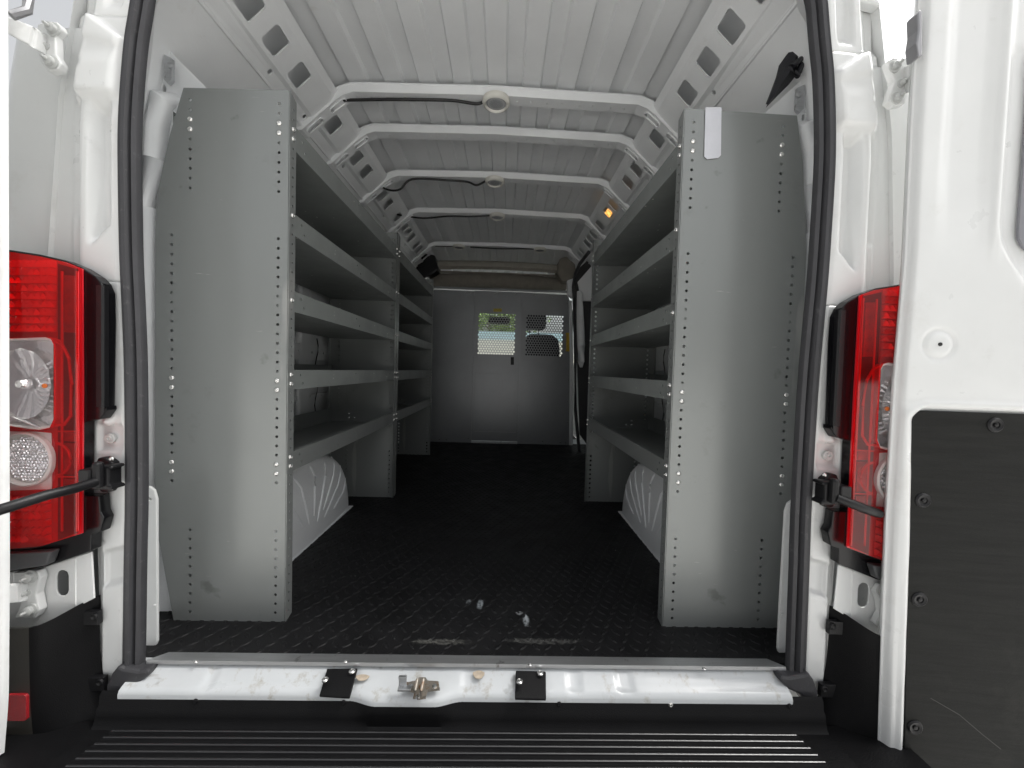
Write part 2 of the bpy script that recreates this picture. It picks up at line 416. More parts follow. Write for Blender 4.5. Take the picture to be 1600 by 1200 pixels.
rail(-1); rr_ = rail(1)

# ---- roof bows
BY = [1.705, 1.975, 2.405, 2.94, 3.69]
def bow(Y, full_=True, first=False):
    W2 = .029
    path = [(-.85, 1.715), (-.81, 1.722), (-.672, 1.850), (-.640, 1.872), (-.60, 1.886), (0, 1.898), (.60, 1.886), (.640, 1.872), (.672, 1.850), (.81, 1.722), (.85, 1.715)]
    d = [0]
    for a, b_ in zip(path, path[1:]): d.append(d[-1]+math.dist(a, b_))
    tot = d[-1]
    def pos(u):
        for i in range(len(d)-1):
            if u <= d[i+1]+1e-9:
                t = (u-d[i])/(d[i+1]-d[i]); x = path[i][0]+(path[i+1][0]-path[i][0])*t; z = path[i][1]+(path[i+1][1]-path[i][1])*t
                nx = -(path[i+1][1]-path[i][1]); nz = path[i+1][0]-path[i][0]; l = math.hypot(nx, nz); return x, z, nx/l, nz/l
        return path[-1][0], path[-1][1], 0, 1
    def nrm(u):
        a = pos(max(0, u-.012)); c = pos(min(tot, u+.012)); return ((a[2]+c[2])/2, (a[3]+c[3])/2)
    def fn(u, v, w):
        x, z, _, _ = pos(u); nx, nz = nrm(u); return Vector((C0+x+nx*w, Y+v, z+nz*w))
    holes = []
    random.seed(int(Y*100))
    for i in range(18):
        u = tot/2 - .60 + i*.068 + random.uniform(-.008, .008)
        if abs(u-tot/2) < .06: continue
        holes.append(circ(u, -.002+random.choice((0, 0, .006)), .0042, 6))
    sl = []
    for sg in (-1, 1):
        for q in (.095, .225):
            u = q if sg < 0 else tot-q
            sl.append(slot(u, 0, .028, .014))
    cr = [((u, -W2), (u, W2)) for u in d[1:-1]] + [((0, -W2+.004), (tot, -W2+.004)), ((0, W2-.004), (tot, W2-.004))]
    b = MB(); b.plate([(0, -W2), (tot, -W2), (tot, W2), (0, W2)], holes+sl, .002, fn, cr)
    # rear and front webs, with flanges against the roof
    for s_ in (-1, 1):
        us = [0]+[d[i] for i in range(1, len(d)-1)]+[tot]
        us = sorted(set(us+[tot/2+k*.1 for k in range(-6, 7)]))
        r0 = [fn(u, s_*W2, 0) for u in us]
        r1 = [fn(u, s_*W2*1.08, .030 if .2 < u < tot-.2 else .018) for u in us]
        r2 = [fn(u, s_*(W2+.009), .034 if .2 < u < tot-.2 else .020) for u in us]
        b.grid([r0, r1, r2])
    o = b.build('roof_bow', WHITE_IN, van, bevel=.0025, seg=2)
    # crimped tabs where the bow is glued to the ribs
    for i in range(-4, 5):
        q = MB(); q.box(C0+i*per-.02, C0+i*per+.02, Y+.028, Y+.05, 1.928, 1.936); q.build('glue_tab', WHITE_IN, o, bevel=.003)
    # slot recesses: dark cups behind the slots are the bow's own hollow; add rolled rims
    for s in sl:
        q = MB(); pts = [fn(u, v, -.0015) for u, v in s]; q.tube(pts+[pts[0]], .0028, 6, cap=False); q.build('slot_rim', WHITE_IN, o, True)
    return o, fn, tot
bows = []
for i, Y in enumerate(BY): bows.append(bow(Y))

# ---- ceiling lamps on the bows
def dome(px, py, bowi, z=1.872):
    bo, fn, tot = bows[bowi]; p = at(px, py, Z=z); c = Vector((p.x, BY[bowi]-.004, 1.896))
    b = MB(); b.lathe(c, (0, 0, -1), [(.058, 0), (.060, .012), (.056, .020), (.048, .024), (.044, .020), (.042, .014)], 32)
    o = b.build('dome_lamp', LAMPRIM, bo, True)
    q = MB(); q.lathe(c+Vector((0, 0, -.012)), (0, 0, -1), [(.043, 0), (.042, .004), (.03, .0065), (.012, .008), (0, .008)], 24)
    m = bpy.data.materials.get('dome_lens')
    if not m:
        m, t, bs = nt('dome_lens'); tc = t.nodes.new('ShaderNodeTexCoord'); v = t.nodes.new('ShaderNodeTexVoronoi'); v.inputs['Scale'].default_value = 260; v.inputs['Randomness'].default_value = .1
        t.links.new(tc.outputs['Object'], v.inputs['Vector']); r = ramp(t, v.outputs['Distance'], .3, (.20, .21, .22), .55, (.50, .51, .52)); t.links.new(r.outputs[0], bs.inputs['Base Color'])
        bs.inputs['Roughness'].default_value = .25
        bp = t.nodes.new('ShaderNodeBump'); bp.inputs['Strength'].default_value = .6; bp.inputs['Distance'].default_value = .001; t.links.new(v.outputs['Distance'], bp.inputs['Height']); t.links.new(bp.outputs['Normal'], bs.inputs['Normal'])
    q.build('lens', m, o, True)
    return c
l1 = dome(775, 157, 0); l3 = dome(773, 285, 2); l4 = dome(777, 339, 3); l5 = dome(716, 385, 4); l6 = dome(846, 385, 4)
def cable(bowi, pxs, end, r=.0045):
    bo = bows[bowi][0]; Y = BY[bowi]
    pts = []
    ctl = [at(px, py, Y=Y-.005) for px, py in pxs]
    ctl = [Vector((p.x, Y-.004+.01*math.sin(i*1.7), min(p.z, 1.888))) for i, p in enumerate(ctl)] + [end+Vector((-.05, 0, -.004))]
    for i in range(len(ctl)-1):
        p0 = ctl[max(0, i-1)]; p1 = ctl[i]; p2 = ctl[i+1]; p3 = ctl[min(len(ctl)-1, i+2)]
        for k in range(6):
            t = k/6; pts.append(.5*((2*p1)+(p2-p0)*t+(2*p0-5*p1+4*p2-p3)*t*t+(3*p1-p0-3*p2+p3)*t**3))
    pts.append(ctl[-1])
    q = MB(); q.tube(pts, r, 7); q.build('lamp_cable', CABLE, bo, True)
cable(0, [(500, 158), (530, 154), (600, 156), (650, 158), (705, 153), (745, 160)], l1, .006)
cable(2, [(585, 285), (605, 295), (625, 296), (645, 281), (700, 281), (730, 283), (745, 290)], l3, .006)
cable(3, [(620, 335), (660, 340), (700, 338), (735, 339)], l4, .006)
cable(4, [(660, 384), (690, 384)], l5, .006)
cable(4, [(735, 386), (780, 388), (810, 388)], l6, .006)

# ---- lit marker lamp in the right rail
p = at(952, 333, X=C0+.735)
bo = rr_
b = MB(); b.plate(rrect(-.034, .034, -.022, .022, .008, 3), [], .012, lambda u, v, w: Vector((C0+.735-v*.72-w*.69, p.y+u, 1.812+v*.69-w*.72)))
b.build('marker_lamp', mat_emit('lit_amber_lamp', (1.0, .50, .12), 1.2), bo, bevel=.003, label='small amber lamp glowing in the rail')

# ---- floor pan and sill
b = MB(); b.box(C0-1.0, C0+1.0, .985, 4.3, -.06, -.006); b.build('floor_pan', WHITE_IN, van)

# wheel arches
def arch(sg):
    hx = .705 if sg > 0 else .722
    b = MB(); yc_, hl, hz = 1.61, .435, .37; HT = [(0, .712), (.5, .716), (.9, .722), (.95, .73), (.985, .75), (1.0, .80)]
    rows = []
    N = 28
    for j, (inn, sc) in enumerate(((0, 1.0), (.004, 1.0), (.018, .985), (.03, .96))): pass
    prof = [(1.04, .97, 0), (1.0, .97, 1), (1.0, .80, 1), (.985, .75, 1), (.95, .73, 1), (.90, .722, 1), (.5, .716, 1), (.0, .712, 1)]
    for (sc, h, _) in prof:
        row = []
        for i in range(N+1):
            a = math.pi*i/N; ca, sa = math.cos(a), math.sin(a)
            y = yc_ + hl*sc*math.copysign(abs(ca)**.9, ca); z = hz*sc*abs(sa)**.95
            row.append((C0+sg*(h-.722+hx), y, max(z-.004, -.004)))
        rows.append(row)
    b.grid(rows)
    # raised ribs fanning over the face
    fx = C0+sg*(hx-.009)
    for ang, r0, r1 in ((22, .5, .92), (38, .30, .94), (54, .35, .96), (70, .22, .96), (87, .30, .97), (104, .25, .97), (122, .30, .96), (140, .42, .93), (158, .5, .9)):
        pts = []
        for k in range(7):
            t = r0+(r1-r0)*k/6; a = R(ang + (6 if k > 4 else 0)*(k-4)*.6)
            ca, sa = math.cos(a), math.sin(a)
            pts.append((C0+sg*(lerpt(HT, t)-.722+hx), yc_+hl*t*math.copysign(abs(ca)**.9, ca), hz*t*abs(sa)**.95))
        b.tube(pts, .007, 8, rs=[.002]+[.0055]*5+[.003])
    b.box(*sorted((C0+sg*(hx-.012), C0+sg*(hx+.01))), yc_-hl+.01, yc_+hl-.01, -.004, .0075)
    return b.build('wheel_arch', WHITE_IN, van, True)
arch(-1); arch(1)

# door seal
SEAL = [(-400, 262), (-200, 250), (-120, 242), (-60, 234), (0, 226), (33, 221), (67, 215), (133, 209), (200, 205), (267, 205), (400, 207), (480, 211), (580, 215), (780, 216), (850, 214), (1000, 212), (1046, 211)]
sp = [at(x, y, Y=.945) for y, x in SEAL[3:]]
left = [(p.x-C0, p.z) for p in sp]
top_ = [(-.745, 1.72), (-.70, 1.775), (-.62, 1.81), (-.4, 1.835), (0, 1.845), (.4, 1.835), (.62, 1.81), (.70, 1.775), (.745, 1.72)]
path = [(C0+h, z) for h, z in left[::-1]] + [(C0+h, z) for h, z in top_] + [(C0-h, z) for h, z in left]
# resample smoothly
def smoothpath(P, n=3):
    for _ in range(n):
        Q = [P[0]]
        for a, b_ in zip(P, P[1:]): Q += [(a[0]*.75+b_[0]*.25, a[1]*.75+b_[1]*.25), (a[0]*.25+b_[0]*.75, a[1]*.25+b_[1]*.75)]
        P = Q+[P[-1]]
    return P
path = smoothpath(path, 2)
prof = [(-.022, -.004), (-.024, .004), (-.021, .012), (-.014, .016), (-.009, .010), (-.0075, .003), (-.006, .012), (-.002, .021), (.005, .022), (.010, .012), (.0115, .005), (.013, .012), (.018, .014), (.0235, .008), (.022, -.004)]
b = MB(); b.sweep(path, prof, .945); seal = b.build('door_seal', RUBBER, van, True)
for sg in (-1, 1):
    q = MB(); pts = xz([(199, 1040), (222, 1044), (236, 1042), (238, 1050), (222, 1064), (202, 1072), (190, 1090), (171, 1092), (172, 1066), (180, 1048), (190, 1036)], .925)
    q.prism(pts, .915, .95)
    if sg > 0: q = q.mirror()
    q.build('seal_foot', RUBBER, seal, bevel=.006)

# ---- rear pillars (pressed steel relief)
SO = [(-120, 224), (0, 213), (33, 208), (67, 202), (100, 196), (133, 192), (200, 188), (400, 190), (480, 195), (580, 200), (780, 201), (1000, 198), (1060, 197)]
def upper(px, py):
    q = px - lerpt(SO, py)
    d = -.004*(1-ss(-8, -2, q))
    chan = bandf(-46, -17, q, 2)*bandf(162, 378 - (q+46)*1.1, py, 7)
    d += .030*chan
    topch = bandf(-46, -20, q, 3)*(1-ss(-10, 20, py)); d += .018*topch
    lo = lerpt([(0, -74), (150, -84), (400, -92)], py)
    sl = 1-ss(lo+8, -60, q)
    d += .030*sl; d -= .003*bandf(-92, -84, q, 2)
    topo = (1-ss(lo-8, -58, q))*(1-ss(-6, 14, py)); d += .012*topo
    # stamped lug
    e0 = 14+(q+82)*.65
    d -= .018*bandf(-84, -4, q, 3)*ss(e0-5, e0+5, py)*(1-ss(146, 156, py))
    e1 = 58+(q+82)*.28
    d += .006*bandf(-62, -8, q, 4)*ss(e1-3, e1+5, py)*(1-ss(80, 110, py))
    d += .010*bandf(-84, -60, q, 4)*bandf(100, 112, py, 3)
    d -= .004*bandf(-92, -70, q, 3)*ss(330, 334, py)
    # wrap round the outer corner
    d += .10*ss(-190, -300, q) if q < -190 else 0
    return d
def skin_grid(x0, x1, y0, y1, step, Y, fn, th=.004, shift=None):
    rows = []
    ny = int((y1-y0)/step)
    for i in range(ny+1):
        py = y0+(y1-y0)*i/ny; s_ = shift(py) if shift else 0
        a, b_ = x0(py) if callable(x0) else x0, x1(py) if callable(x1) else x1
        nx = 52; row = []
        for j in range(nx+1):
            px = a+(b_-a)*j/nx; p = at(px, py, Y=Y); p.y += fn(px, py); row.append(p)
        rows.append(row)
    return rows
BY0 = .940
def pillar(sg):
    b = MB()
    rows = skin_grid(lambda y: lerpt([(28, -8), (440, -40)], y), lambda y: lerpt(SO, y)+7, 28, 440, 4, BY0, upper)
    b.thickgrid(rows, (0, .02, 0))
    q = MB(); q.thickgrid(skin_grid(lambda y: lerpt([(-420, 128), (-5, 108), (28, 104)], y), lambda y: lerpt(SO, y)+7, -130, 28, 4, BY0, upper), (0, .02, 0))
    if sg > 0: q = q.mirror()
    pt_ = q.build('pillar_top', WHITE, van, 'all')
    # lower strip
    def low(px, py):
        q = px - lerpt(SO, py); ed = lerpt([(410, 140), (430, 158), (450, 166), (640, 164), (660, 150), (690, 131), (840, 131), (850, 143), (1075, 148)], py)
        d = -.004*(1-ss(-8, -2, q))
        d -= .008*bandf(ed+2, ed+9, px, 3)*(1-ss(648, 660, py))         # rolled lip round the lamp
        if py < 655: d += .03*(1-ss(ed-2, ed+2, px))
        d += .010*bandf(156, 192, px, 3)*bandf(664, 703, py, 3) - .010*math.exp(-((px-172)**2+(py-658)**2)/45) - .010*math.exp(-((px-172)**2+(py-685)**2)/45)
        d += .012*(1-ss(157, 163, px))*ss(838, 846, py)
        cr = bandf(163, 199, px, 4)*(ss(858+(px-165)*-.25, 866+(px-165)*-.25, py)*(1-ss(912+(px-165)*-.3, 920+(px-165)*-.3, py))); d += .013*cr
        d += .006*(1-ss(149, 152, px))*ss(838, 846, py)
        d += .012*math.exp(-(py-1075)**2/300)
        return d
    def lx0(y): return lerpt([(400, 100), (470, 150), (640, 150), (660, 128), (840, 128), (846, 143), (1076, 150)], y)
    b.thickgrid(skin_grid(lx0, lambda y: lerpt(SO, y)+7, 441, 1078, 4, BY0, low), (0, .02, 0))
    if sg > 0: b = b.mirror()
    pl = b.build('rear_pillar', WHITE, van, 'all')
    # inner return of the pillar behind the seal
    q = MB(); pts = [(p[0], p[1]) for p in path if p[0] < C0-.6 and p[1] < 1.75]
    q.grid([[(x+.010, .95, z) for x, z in pts], [(x-.004, .975, z) for x, z in pts], [(x-.06, 1.02, z) for x, z in pts], [(x-.12, 1.10, z) for x, z in pts]])
    if sg > 0: q = q.mirror()
    q.build('inner_return', WHITE_IN, pl, True)
    # inner rear post with its hole
    q = MB(); out = xz([(214, -80), (268, -80), (263, 0), (257, 20), (252, 66), (320, 134), (330, 170), (330, 985), (214, 985)], 1.14)
    q.prism(out, 1.14, 1.15, [[(p.x, p.z) for p in (at(256+3.4*math.cos(a), 139+8*math.sin(a), 1.14) for a in [k*.7854 for k in range(8)])]])
    p0 = at(254, 158, Y=1.13); p1 = at(240, 250, Y=1.115); p2 = at(234, 420, Y=1.11); p3 = at(236, 560, Y=1.12)
    q.tube([p0+Vector((.03, .03, .02)), p0]+[at(x_, y_, Y=1.135) for x_, y_ in ((246, 200), (240, 250), (237, 330), (235, 420), (235, 520), (236, 620), (237, 720), (238, 760))], .03, 14, rs=[.018]+[.030]*8+[.02])
    if sg > 0: q = q.mirror()
    q.build('inner_post', WHITE_IN, pl, True, bevel=.002)
    # anchor bracket
    q = MB(); out = xz([(262, 90), (274, 96), (274, 130), (268, 136), (261, 128)], 1.13); q.prism(out, 1.118, 1.128); pb = at(267, 103, Y=1.118); q.lathe(pb, (0, -1, 0), [(.009, 0), (.009, .006), (.004, .008), (0, .008)], 10)
    if sg > 0: q = q.mirror()
    q.build('anchor_bracket', GALV, pl, bevel=.001)
    # lower flange strip inside the seal
    q = MB(); out = xz([(214, 766), (232, 760), (240, 766), (244, 780), (245, 930), (245, 1003), (240, 1016), (228, 1036), (214, 1036)], 1.0); q.prism(out, 1.0, 1.008, [circ(*[(v.x, v.z) for v in [at(234, 780, 1.0)]][0], .004, 8)])
    q.tube([at(240, 945, Y=.999), at(244, 946, Y=.999)], .003, 6)
    if sg > 0: q = q.mirror()
    q.build('trim_flange', WHITE, pl, bevel=.002)
    # pillar foot behind lamp: hinge carrier with the oval hole
    q = MB(); out = xz([(10, 868), (70, 886), (143, 862), (147, 935), (66, 978), (10, 990)], .92)
    ov = [(v.x, v.z) for v in (at(98+x, 911+y, Y=.92) for x, y in slot(0, 0, 11, 9.5))]
    ov = [(v.x, v.z) for v in (at(97.5+y, 911+x, Y=.92) for x, y in slot(0, 0, 11, 9.5))]
    q.prism(out, .92, .924, [ov])
    q.thickgrid([[at(x, y, Y=.918) for x in (116, 118)] for y in (872, 948)], (0, .004, 0))
    if sg > 0: q = q.mirror()
    q.build('hinge_carrier', WHITE, pl, bevel=.0015)
    return pl
plL = pillar(-1); plR = pillar(1)

# ---- tail lamps
def lamp(sg):
    Y = .90
    def fin(b, name, m, par, sm=False, bev=0, label=None):
        if sg > 0: b = b.mirror()
        return b.build(name, m, par, sm, bevel=bev, label=label)
    b = MB()
    out = xz([(-40, 384), (15, 390), (60, 397), (100, 406), (126, 417), (148, 431), (158, 442), (164, 456), (165, 500), (163, 640), (166, 634), (166, 641), (156, 655), (143, 657), (131, 660), (130, 775), (155, 775), (157, 800), (162, 810), (156, 832), (143, 836), (142, 861), (74, 885), (-40, 905)], .905)
    b.prism(out, .905, .93)
    base = fin(b, 'tail_lamp', BLACKG, van, bev=.004)
    b = MB()   # rubbery inner tab column
    b.thickgrid([[at(x, y, Y=.897-.004*(x == 158)) for x in (150, 158, 163)] for y in (446, 520, 600, 636)], (0, .01, 0)); fin(b, 'lamp_gasket', BLACK, base)
    b = MB(); b.prism(xz([(-40, 868), (80, 862), (72, 884), (20, 892), (-40, 900)], .885), .885, .905); fin(b, 'lower_lamp_trim', mat('grey_lamp_plastic', (.06, .062, .065), .4), base, bev=.004)
    # reflector back plate, deep red sides
    b = MB(); b.prism(xz([(-40, 388), (15, 393), (60, 400), (100, 409), (124, 419), (125, 600), (124, 835), (60, 855), (15, 859), (-40, 862)], .895), .9005, .904); fin(b, 'lamp_back', DEEPRED, base)
    b = MB(); b.prism(xz([(91, 412), (122, 421), (122, 832), (91, 844)], .8995), .8988, .9004); fin(b, 'lamp_dark_band', mat('dark_red_plastic', (.16, .008, .014), .25, coat=.4), base)
    # prism blocks (upper and lower)
    def blocks(x0, x1, y0, y1, nx, ny, name):
        q = MB()
        for i in range(nx):
            for j in range(ny):
                xa = x0+(x1-x0)*i/nx; xb = x0+(x1-x0)*(i+.9)/nx; ya = y0+(y1-y0)*j/ny; yb = y0+(y1-y0)*(j+.88)/ny
                k = random.uniform(-1.2, 1.0)
                P = [at(xa, ya, Y=.899), at(xb, ya, Y=.899), at(xb, yb, Y=.899), at(xa, yb, Y=.899)]
                T = [P[0]+Vector((.001, -.003-.004*k, 0)), P[1]+Vector((-.002, -.013+.004*k, -.001)), P[2]+Vector((-.001, -.003, .001)), P[3]+Vector((.002, -.013, 0))]
                q.add(P+T, [(4,5,6,7), (0,1,5,4), (1,2,6,5), (2,3,7,6), (3,0,4,7)])
        fin(q, name, FACET, base)
    blocks(-36, 90, 408, 520, 13, 9, 'reflector_block')
    blocks(-36, 82, 774, 846, 12, 6, 'reflector_block')
    # right-hand red band ribs
    q = MB()
    for x, r in ((97, .0022), (121, .003)):
        q.tube([at(x, y, Y=.886) for y in (424, 500, 600, 700, 830)], r, 6)
    q.tube([at(*p, Y=.886) for p in [(84, 532), (98, 540), (108, 560), (112, 600), (110, 650), (100, 664), (86, 664)]], .003, 6)
    q.tube([at(84+26*math.sin(R(a)), 718-26*math.cos(R(a)), Y=.886) for a in range(10, 171, 16)], .003, 6)
    q.tube([at(88, 745, Y=.886), at(121, 745, Y=.886)], .002, 6); q.tube([at(88, 674, Y=.886), at(121, 674, Y=.886)], .002, 6)
    fin(q, 'lens_rib', REDRIB, base, True)
    # bright patches of the marker section
    q = MB()
    for y0, y1 in ((676, 690), (692, 742), (748, 768), (430, 520)):
        q = MB(); q.prism(xz([(101, y0), (117, y0+1), (117, y1), (101, y1-1)], .895), .894, .899)
        fin(q, 'marker_reflector', mat('marker_reflector', (.45, .10, .10), .3, metal=.4, bump=.6, bscale=90, var=.3, vscale=50), base)
    # clear indicator window
    def win(pts, name):
        q = MB(); o2 = xz(pts, .885); cx = sum(p[0] for p in o2)/len(o2); cz = sum(p[1] for p in o2)/len(o2)
        inn = [(cx+(x-cx)*.93, cz+(z-cz)*.95) for x, z in o2]
        q.prism(o2, .884, .900, [inn]); fin(q, name, CREAM, base, bev=.0015)
        return o2, inn
    w1, i1 = win([(-38, 530), (74, 527), (83, 530), (87, 538), (87, 655), (81, 668), (62, 672), (-38, 660)], 'window_frame')
    # bowl reflectors
    def bowl(px, py, r, dep, ns, name, rz=1.):
        c = at(px, py, Y=.884); rows = []
        for j in range(9):
            t = j/8; row = []
            for k in range(ns):
                a = 2*math.pi*k/ns; rr = r*t*(1+.03*(k % 2)); row.append((c.x+rr*math.cos(a), .8995-dep*t*t-.003*t*(k % 2), c.z+rz*rr*math.sin(a)))
            rows.append(row)
        q = MB(); q.grid(rows, True); return q, c
    q = MB(); q.prism(i1, .8985, .9); fin(q, 'indicator_reflector', CHROME, base)
    q, c = bowl(34, 600, .062, .014, 28, '', 1.25); q.lathe(c+Vector((0, .010, 0)), (0, -1, 0), [(.012, 0), (.012, .008), (.008, .016), (0, .018)], 14); fin(q, 'bowl_reflector', CHROME, base, False)
    q = MB(); oc = at(71, 603, Y=.884); q.lathe(oc, (0, -1, 0), [(.005, 0), (.005, .003), (0, .004)], 10); fin(q, 'amber_spot', mat('amber_plastic', (.6, .14, .02), .3), base, True)
    q = MB()
    for k in range(10):
        a = R(-50+k*11); p1 = at(46+18*math.cos(a), 606-34*math.sin(a), Y=.889); p2 = at(64+22*math.cos(a*.8), 604-52*math.sin(a), Y=.889)
        q.tube([p1, p2], .003, 5)
    q.tube([at(18, 648, Y=.886), at(62, 668, Y=.886)], .003, 6)
    fin(q, 'reflector_flute', CHROME, base, True)
    # round reversing lamp
    q = MB(); c = at(44, 717, Y=.8965); R0 = .062
    q.lathe(c, (0, -1, 0), [(R0, 0), (R0, .008), (R0-.004, .011), (R0-.007, .006), (R0-.008, -.002)], 40); fin(q, 'round_lamp_ring', CREAM, base, True)
    q = MB(); q.prism(xz([(-38, 674), (80, 674), (81, 764), (-38, 768)], .898), .8975, .899); fin(q, 'round_lamp_back', CREAM, base)
    q = MB(); n = 0
    for i in range(-7, 8):
        for j in range(-7, 8):
            x = i*.0072+(.0036 if j % 2 else 0); z = j*.0068
            if math.hypot(x, z) < .050:
                q.lathe(c+Vector((x, .001, z)), (random.uniform(-.25, .25), -1, random.uniform(-.25, .25)), [(.0042, 0), (.0036, .003), (.002, .0048), (0, .005)], 6)
    fin(q, 'round_reflector', CHROME, base)
    # outer lens: red with clear windows left out, softly curved
    hole1 = [(max(x, at(-19, 600, .885).x), z) for x, z in w1]; hole2 = [(v[0], v[1]) for v in xz([(-19, 674), (60, 674), (84, 676), (89, 690), (91, 717), (89, 745), (84, 764), (-19, 768)], .885)]
    def cv(u, v, w): 
        return Vector((u, .8805+w+(.006*min(1, (-1.04-u)/.10)**2 if u < -1.04 else 0), v))
    o3 = xz([(-25, 388), (15, 393), (60, 400), (100, 409), (124, 419), (125, 600), (124, 835), (60, 855), (15, 859), (-25, 862)], .885)
    xs = [-1.02, -1.01, -1.0, -.99, -.98, -.97, -.96]
    b = MB(); b.plate(o3, [hole1, hole2], .0015, cv, [((x, .34), (x, .93)) for x in xs if x > -.975]); fin(b, 'red_lens', REDLENS, base)
    b = MB(); b.plate(hole1, [], .0015, cv); b.plate(hole2, [], .0015, cv); fin(b, 'clear_lens', CLEAR, base)
    return base
lamp(-1); lamp(1)

# ---- hinges
def hinge(bolts, arm, Y, plate, label=None):
    b = MB(); b.prism(xz(plate, Y-.008), Y-.018, Y)
    h = b.build('door_hinge', WHITE, van, bevel=.003, label=label)
    q = MB()
    for px, py, r in bolts:
        c = at(px, py, Y=Y-.018); q.lathe(c, (0, -1, 0), [(r*1.5, 0), (r*1.5, .003), (r, .004), (r, .011), (r*.7, .013), (r*.35, .013), (r*.3, .022), (0, .023)], 12)
    q.build('hinge_bolt', mat('painted_bolt', (.50, .51, .50), .35, metal=.2), h, True)
    q = MB()
    q.thickgrid([[at(x, y, Y=yy) for x, y, yy in row] for row in arm], (0, .012, 0))
    q.build('hinge_arm', WHITE, h, bevel=.004)
    return h
# upper left / right, lower left / right
hinge([(85, 47, .010), (72, 72, .006), (82, 98, .010)], [[(74, 55, .925), (50, 40, .88), (5, 22, .85)], [(74, 86, .925), (45, 70, .88), (5, 48, .85)]], .935,
      [(66, 44), (80, 38), (97, 40), (102, 50), (94, 60), (95, 90), (103, 104), (98, 113), (82, 116), (72, 104), (64, 80)])
hinge([(1397, 105, .009), (1407, 131, .006), (1400, 154, .009)], [[(1408, 104, .925), (1425, 98, .89), (1460, 92, .87)], [(1408, 146, .925), (1428, 140, .89), (1460, 136, .87)]], .93,
      [(1381, 100), (1390, 94), (1410, 94), (1418, 112), (1416, 146), (1408, 166), (1392, 170), (1382, 162), (1386, 148), (1392, 132), (1386, 116)])
hinge([(50, 900, .010), (42, 925, .006), (50, 952, .010)], [[(45, 913, .905), (28, 915, .88), (5, 915, .86)], [(45, 940, .905), (28, 942, .88), (5, 944, .86)]], .918,
      [(28, 892), (66, 889), (70, 900), (64, 925), (69, 950), (62, 962), (30, 962), (40, 940), (28, 920)])
hinge([(1378, 922, .010), (1386, 945, .006), (1378, 972, .010)], [[(1380, 930, .905), (1400, 932, .88), (1420, 932, .87)], [(1380, 958, .905), (1400, 960, .88), (1420, 960, .87)]], .918,
      [(1372, 912), (1386, 910), (1396, 925), (1396, 975), (1376, 984), (1363, 972), (1372, 955), (1370, 938), (1364, 924)])

# ---- black door check straps
def check(sg):
    def fin(b, name, m, par, sm=False, bev=0):
        if sg > 0: b = b.mirror()
        return b.build(name, m, par, sm, bevel=bev)
    cx, cy = (167, 741)
    b = MB()
    b.prism(xz([(cx-3, cy-28), (cx+8, cy-29), (cx+20, cy-20), (cx+22, cy+14), (cx+14, cy+26), (cx+2, cy+25), (cx-6, cy+16), (cx-8, cy-16)], .935), .918, .938)
    o = fin(b, 'door_check', BLACK, van, bev=.004)
    q = MB(); q.prism(xz([(cx-7, cy-16), (cx+26, cy-18), (cx+28, cy-13), (cx+22, cy-12), (cx+22, cy+12), (cx+27, cy+13), (cx+27, cy+19), (cx-5, cy+18)], .915), .886, .918); fin(q, 'check_housing', BLACK, o, bev=.004)
    q = MB(); q.box(*sorted((at(cx-22, cy, .9).x, at(cx-4, cy, .9).x)), .868, .905, at(cx, cy+12, .9).z, at(cx, cy-12, .9).z)
    q.lathe(at(cx-14, cy-14, Y=.88), (0, 0, 1), [(.010, -.05), (.010, .004), (.006, .007), (0, .007)], 12)
    fin(q, 'check_pivot', BLACK, o, bev=.003)
    q = MB(); q.tube([at(cx-18, cy+12, Y=.875), at(cx-50, cy+22, Y=.862 if sg > 0 else .84), at(cx-78, cy+31, Y=.868), at(cx-92, cy+35, Y=.880)] if sg > 0 else [at(cx-18, cy+12, Y=.875), at(cx-50, cy+22, Y=.84), at(cx-95, cy+33, Y=.79), at(cx-175, cy+58, Y=.74)], .0105, 12); fin(q, 'check_rod', BLACK, o, True)
    for nx_, ny_ in ((172, 658), (172, 685)):
        p = at(nx_, ny_, Y=.938)
        if sg > 0: p = Vector((2*C0-p.x, p.y, p.z))
        q = MB(); q.lathe(p, (0, -1, 0), [(.0125, -.004), (.0125, .0015), (.0105, .003), (.0075, .002), (.0065, .0045), (.0035, .0045), (.003, .001), (0, .001)], 18); q.build('weld_nut', mat('painted_nut', (.55, .56, .55), .35), van, True)
    for dx, dy in ((10, -24), (9, 21)):
        p = at(cx+dx-2, cy+dy, Y=.916)
        if sg > 0: p = Vector((2*C0-p.x, p.y, p.z))
        make_bolt(o, p, r=.006)
check(-1); check(1)

# ---- sill (painted ledge with its dip for the latch)
def dipf(px): return bandf(583, 715, px, 22)
b = MB(); rows = []
NX = 230
for i in range(NX+1):
    t = i/NX; X = -.874 + t*(.724+.874)
    pxm = 640+(X+.19)/.0016 if False else 786+606*X/.92
    dp = dipf(pxm)
    y1 = .901-.013*dp; z1 = -.025-.003*dp
    pts = [(.985, .001), (.965, .001), (.945, .001-.004*dp), (y1+.02, z1+.004), (y1+.006, z1-.001), (y1-.002, z1-.006), (y1-.005, z1-.014), (y1-.005, z1-.05)]
    # pressed shallow steps across the ledge
    st = .0035*(bandf(545, 566, pxm, 4)+bandf(735, 760, pxm, 5)+bandf(905, 925, pxm, 4)+bandf(985, 1010, pxm, 4)+bandf(330, 345, pxm, 4))
    rows.append([(X, y, z+(-st if 1 < k < 5 else 0)) for k, (y, z) in enumerate(pts)])
b.grid(rows); sill = b.build('door_sill', SILLW, van, 'all')
b = MB(); q = [at(262, 1024, Z=.006), at(1205, 1047, Z=.006), at(1224, 1058-10, Z=.006), at(240, 1035, Z=.006)]
ya, yb = .966, .944
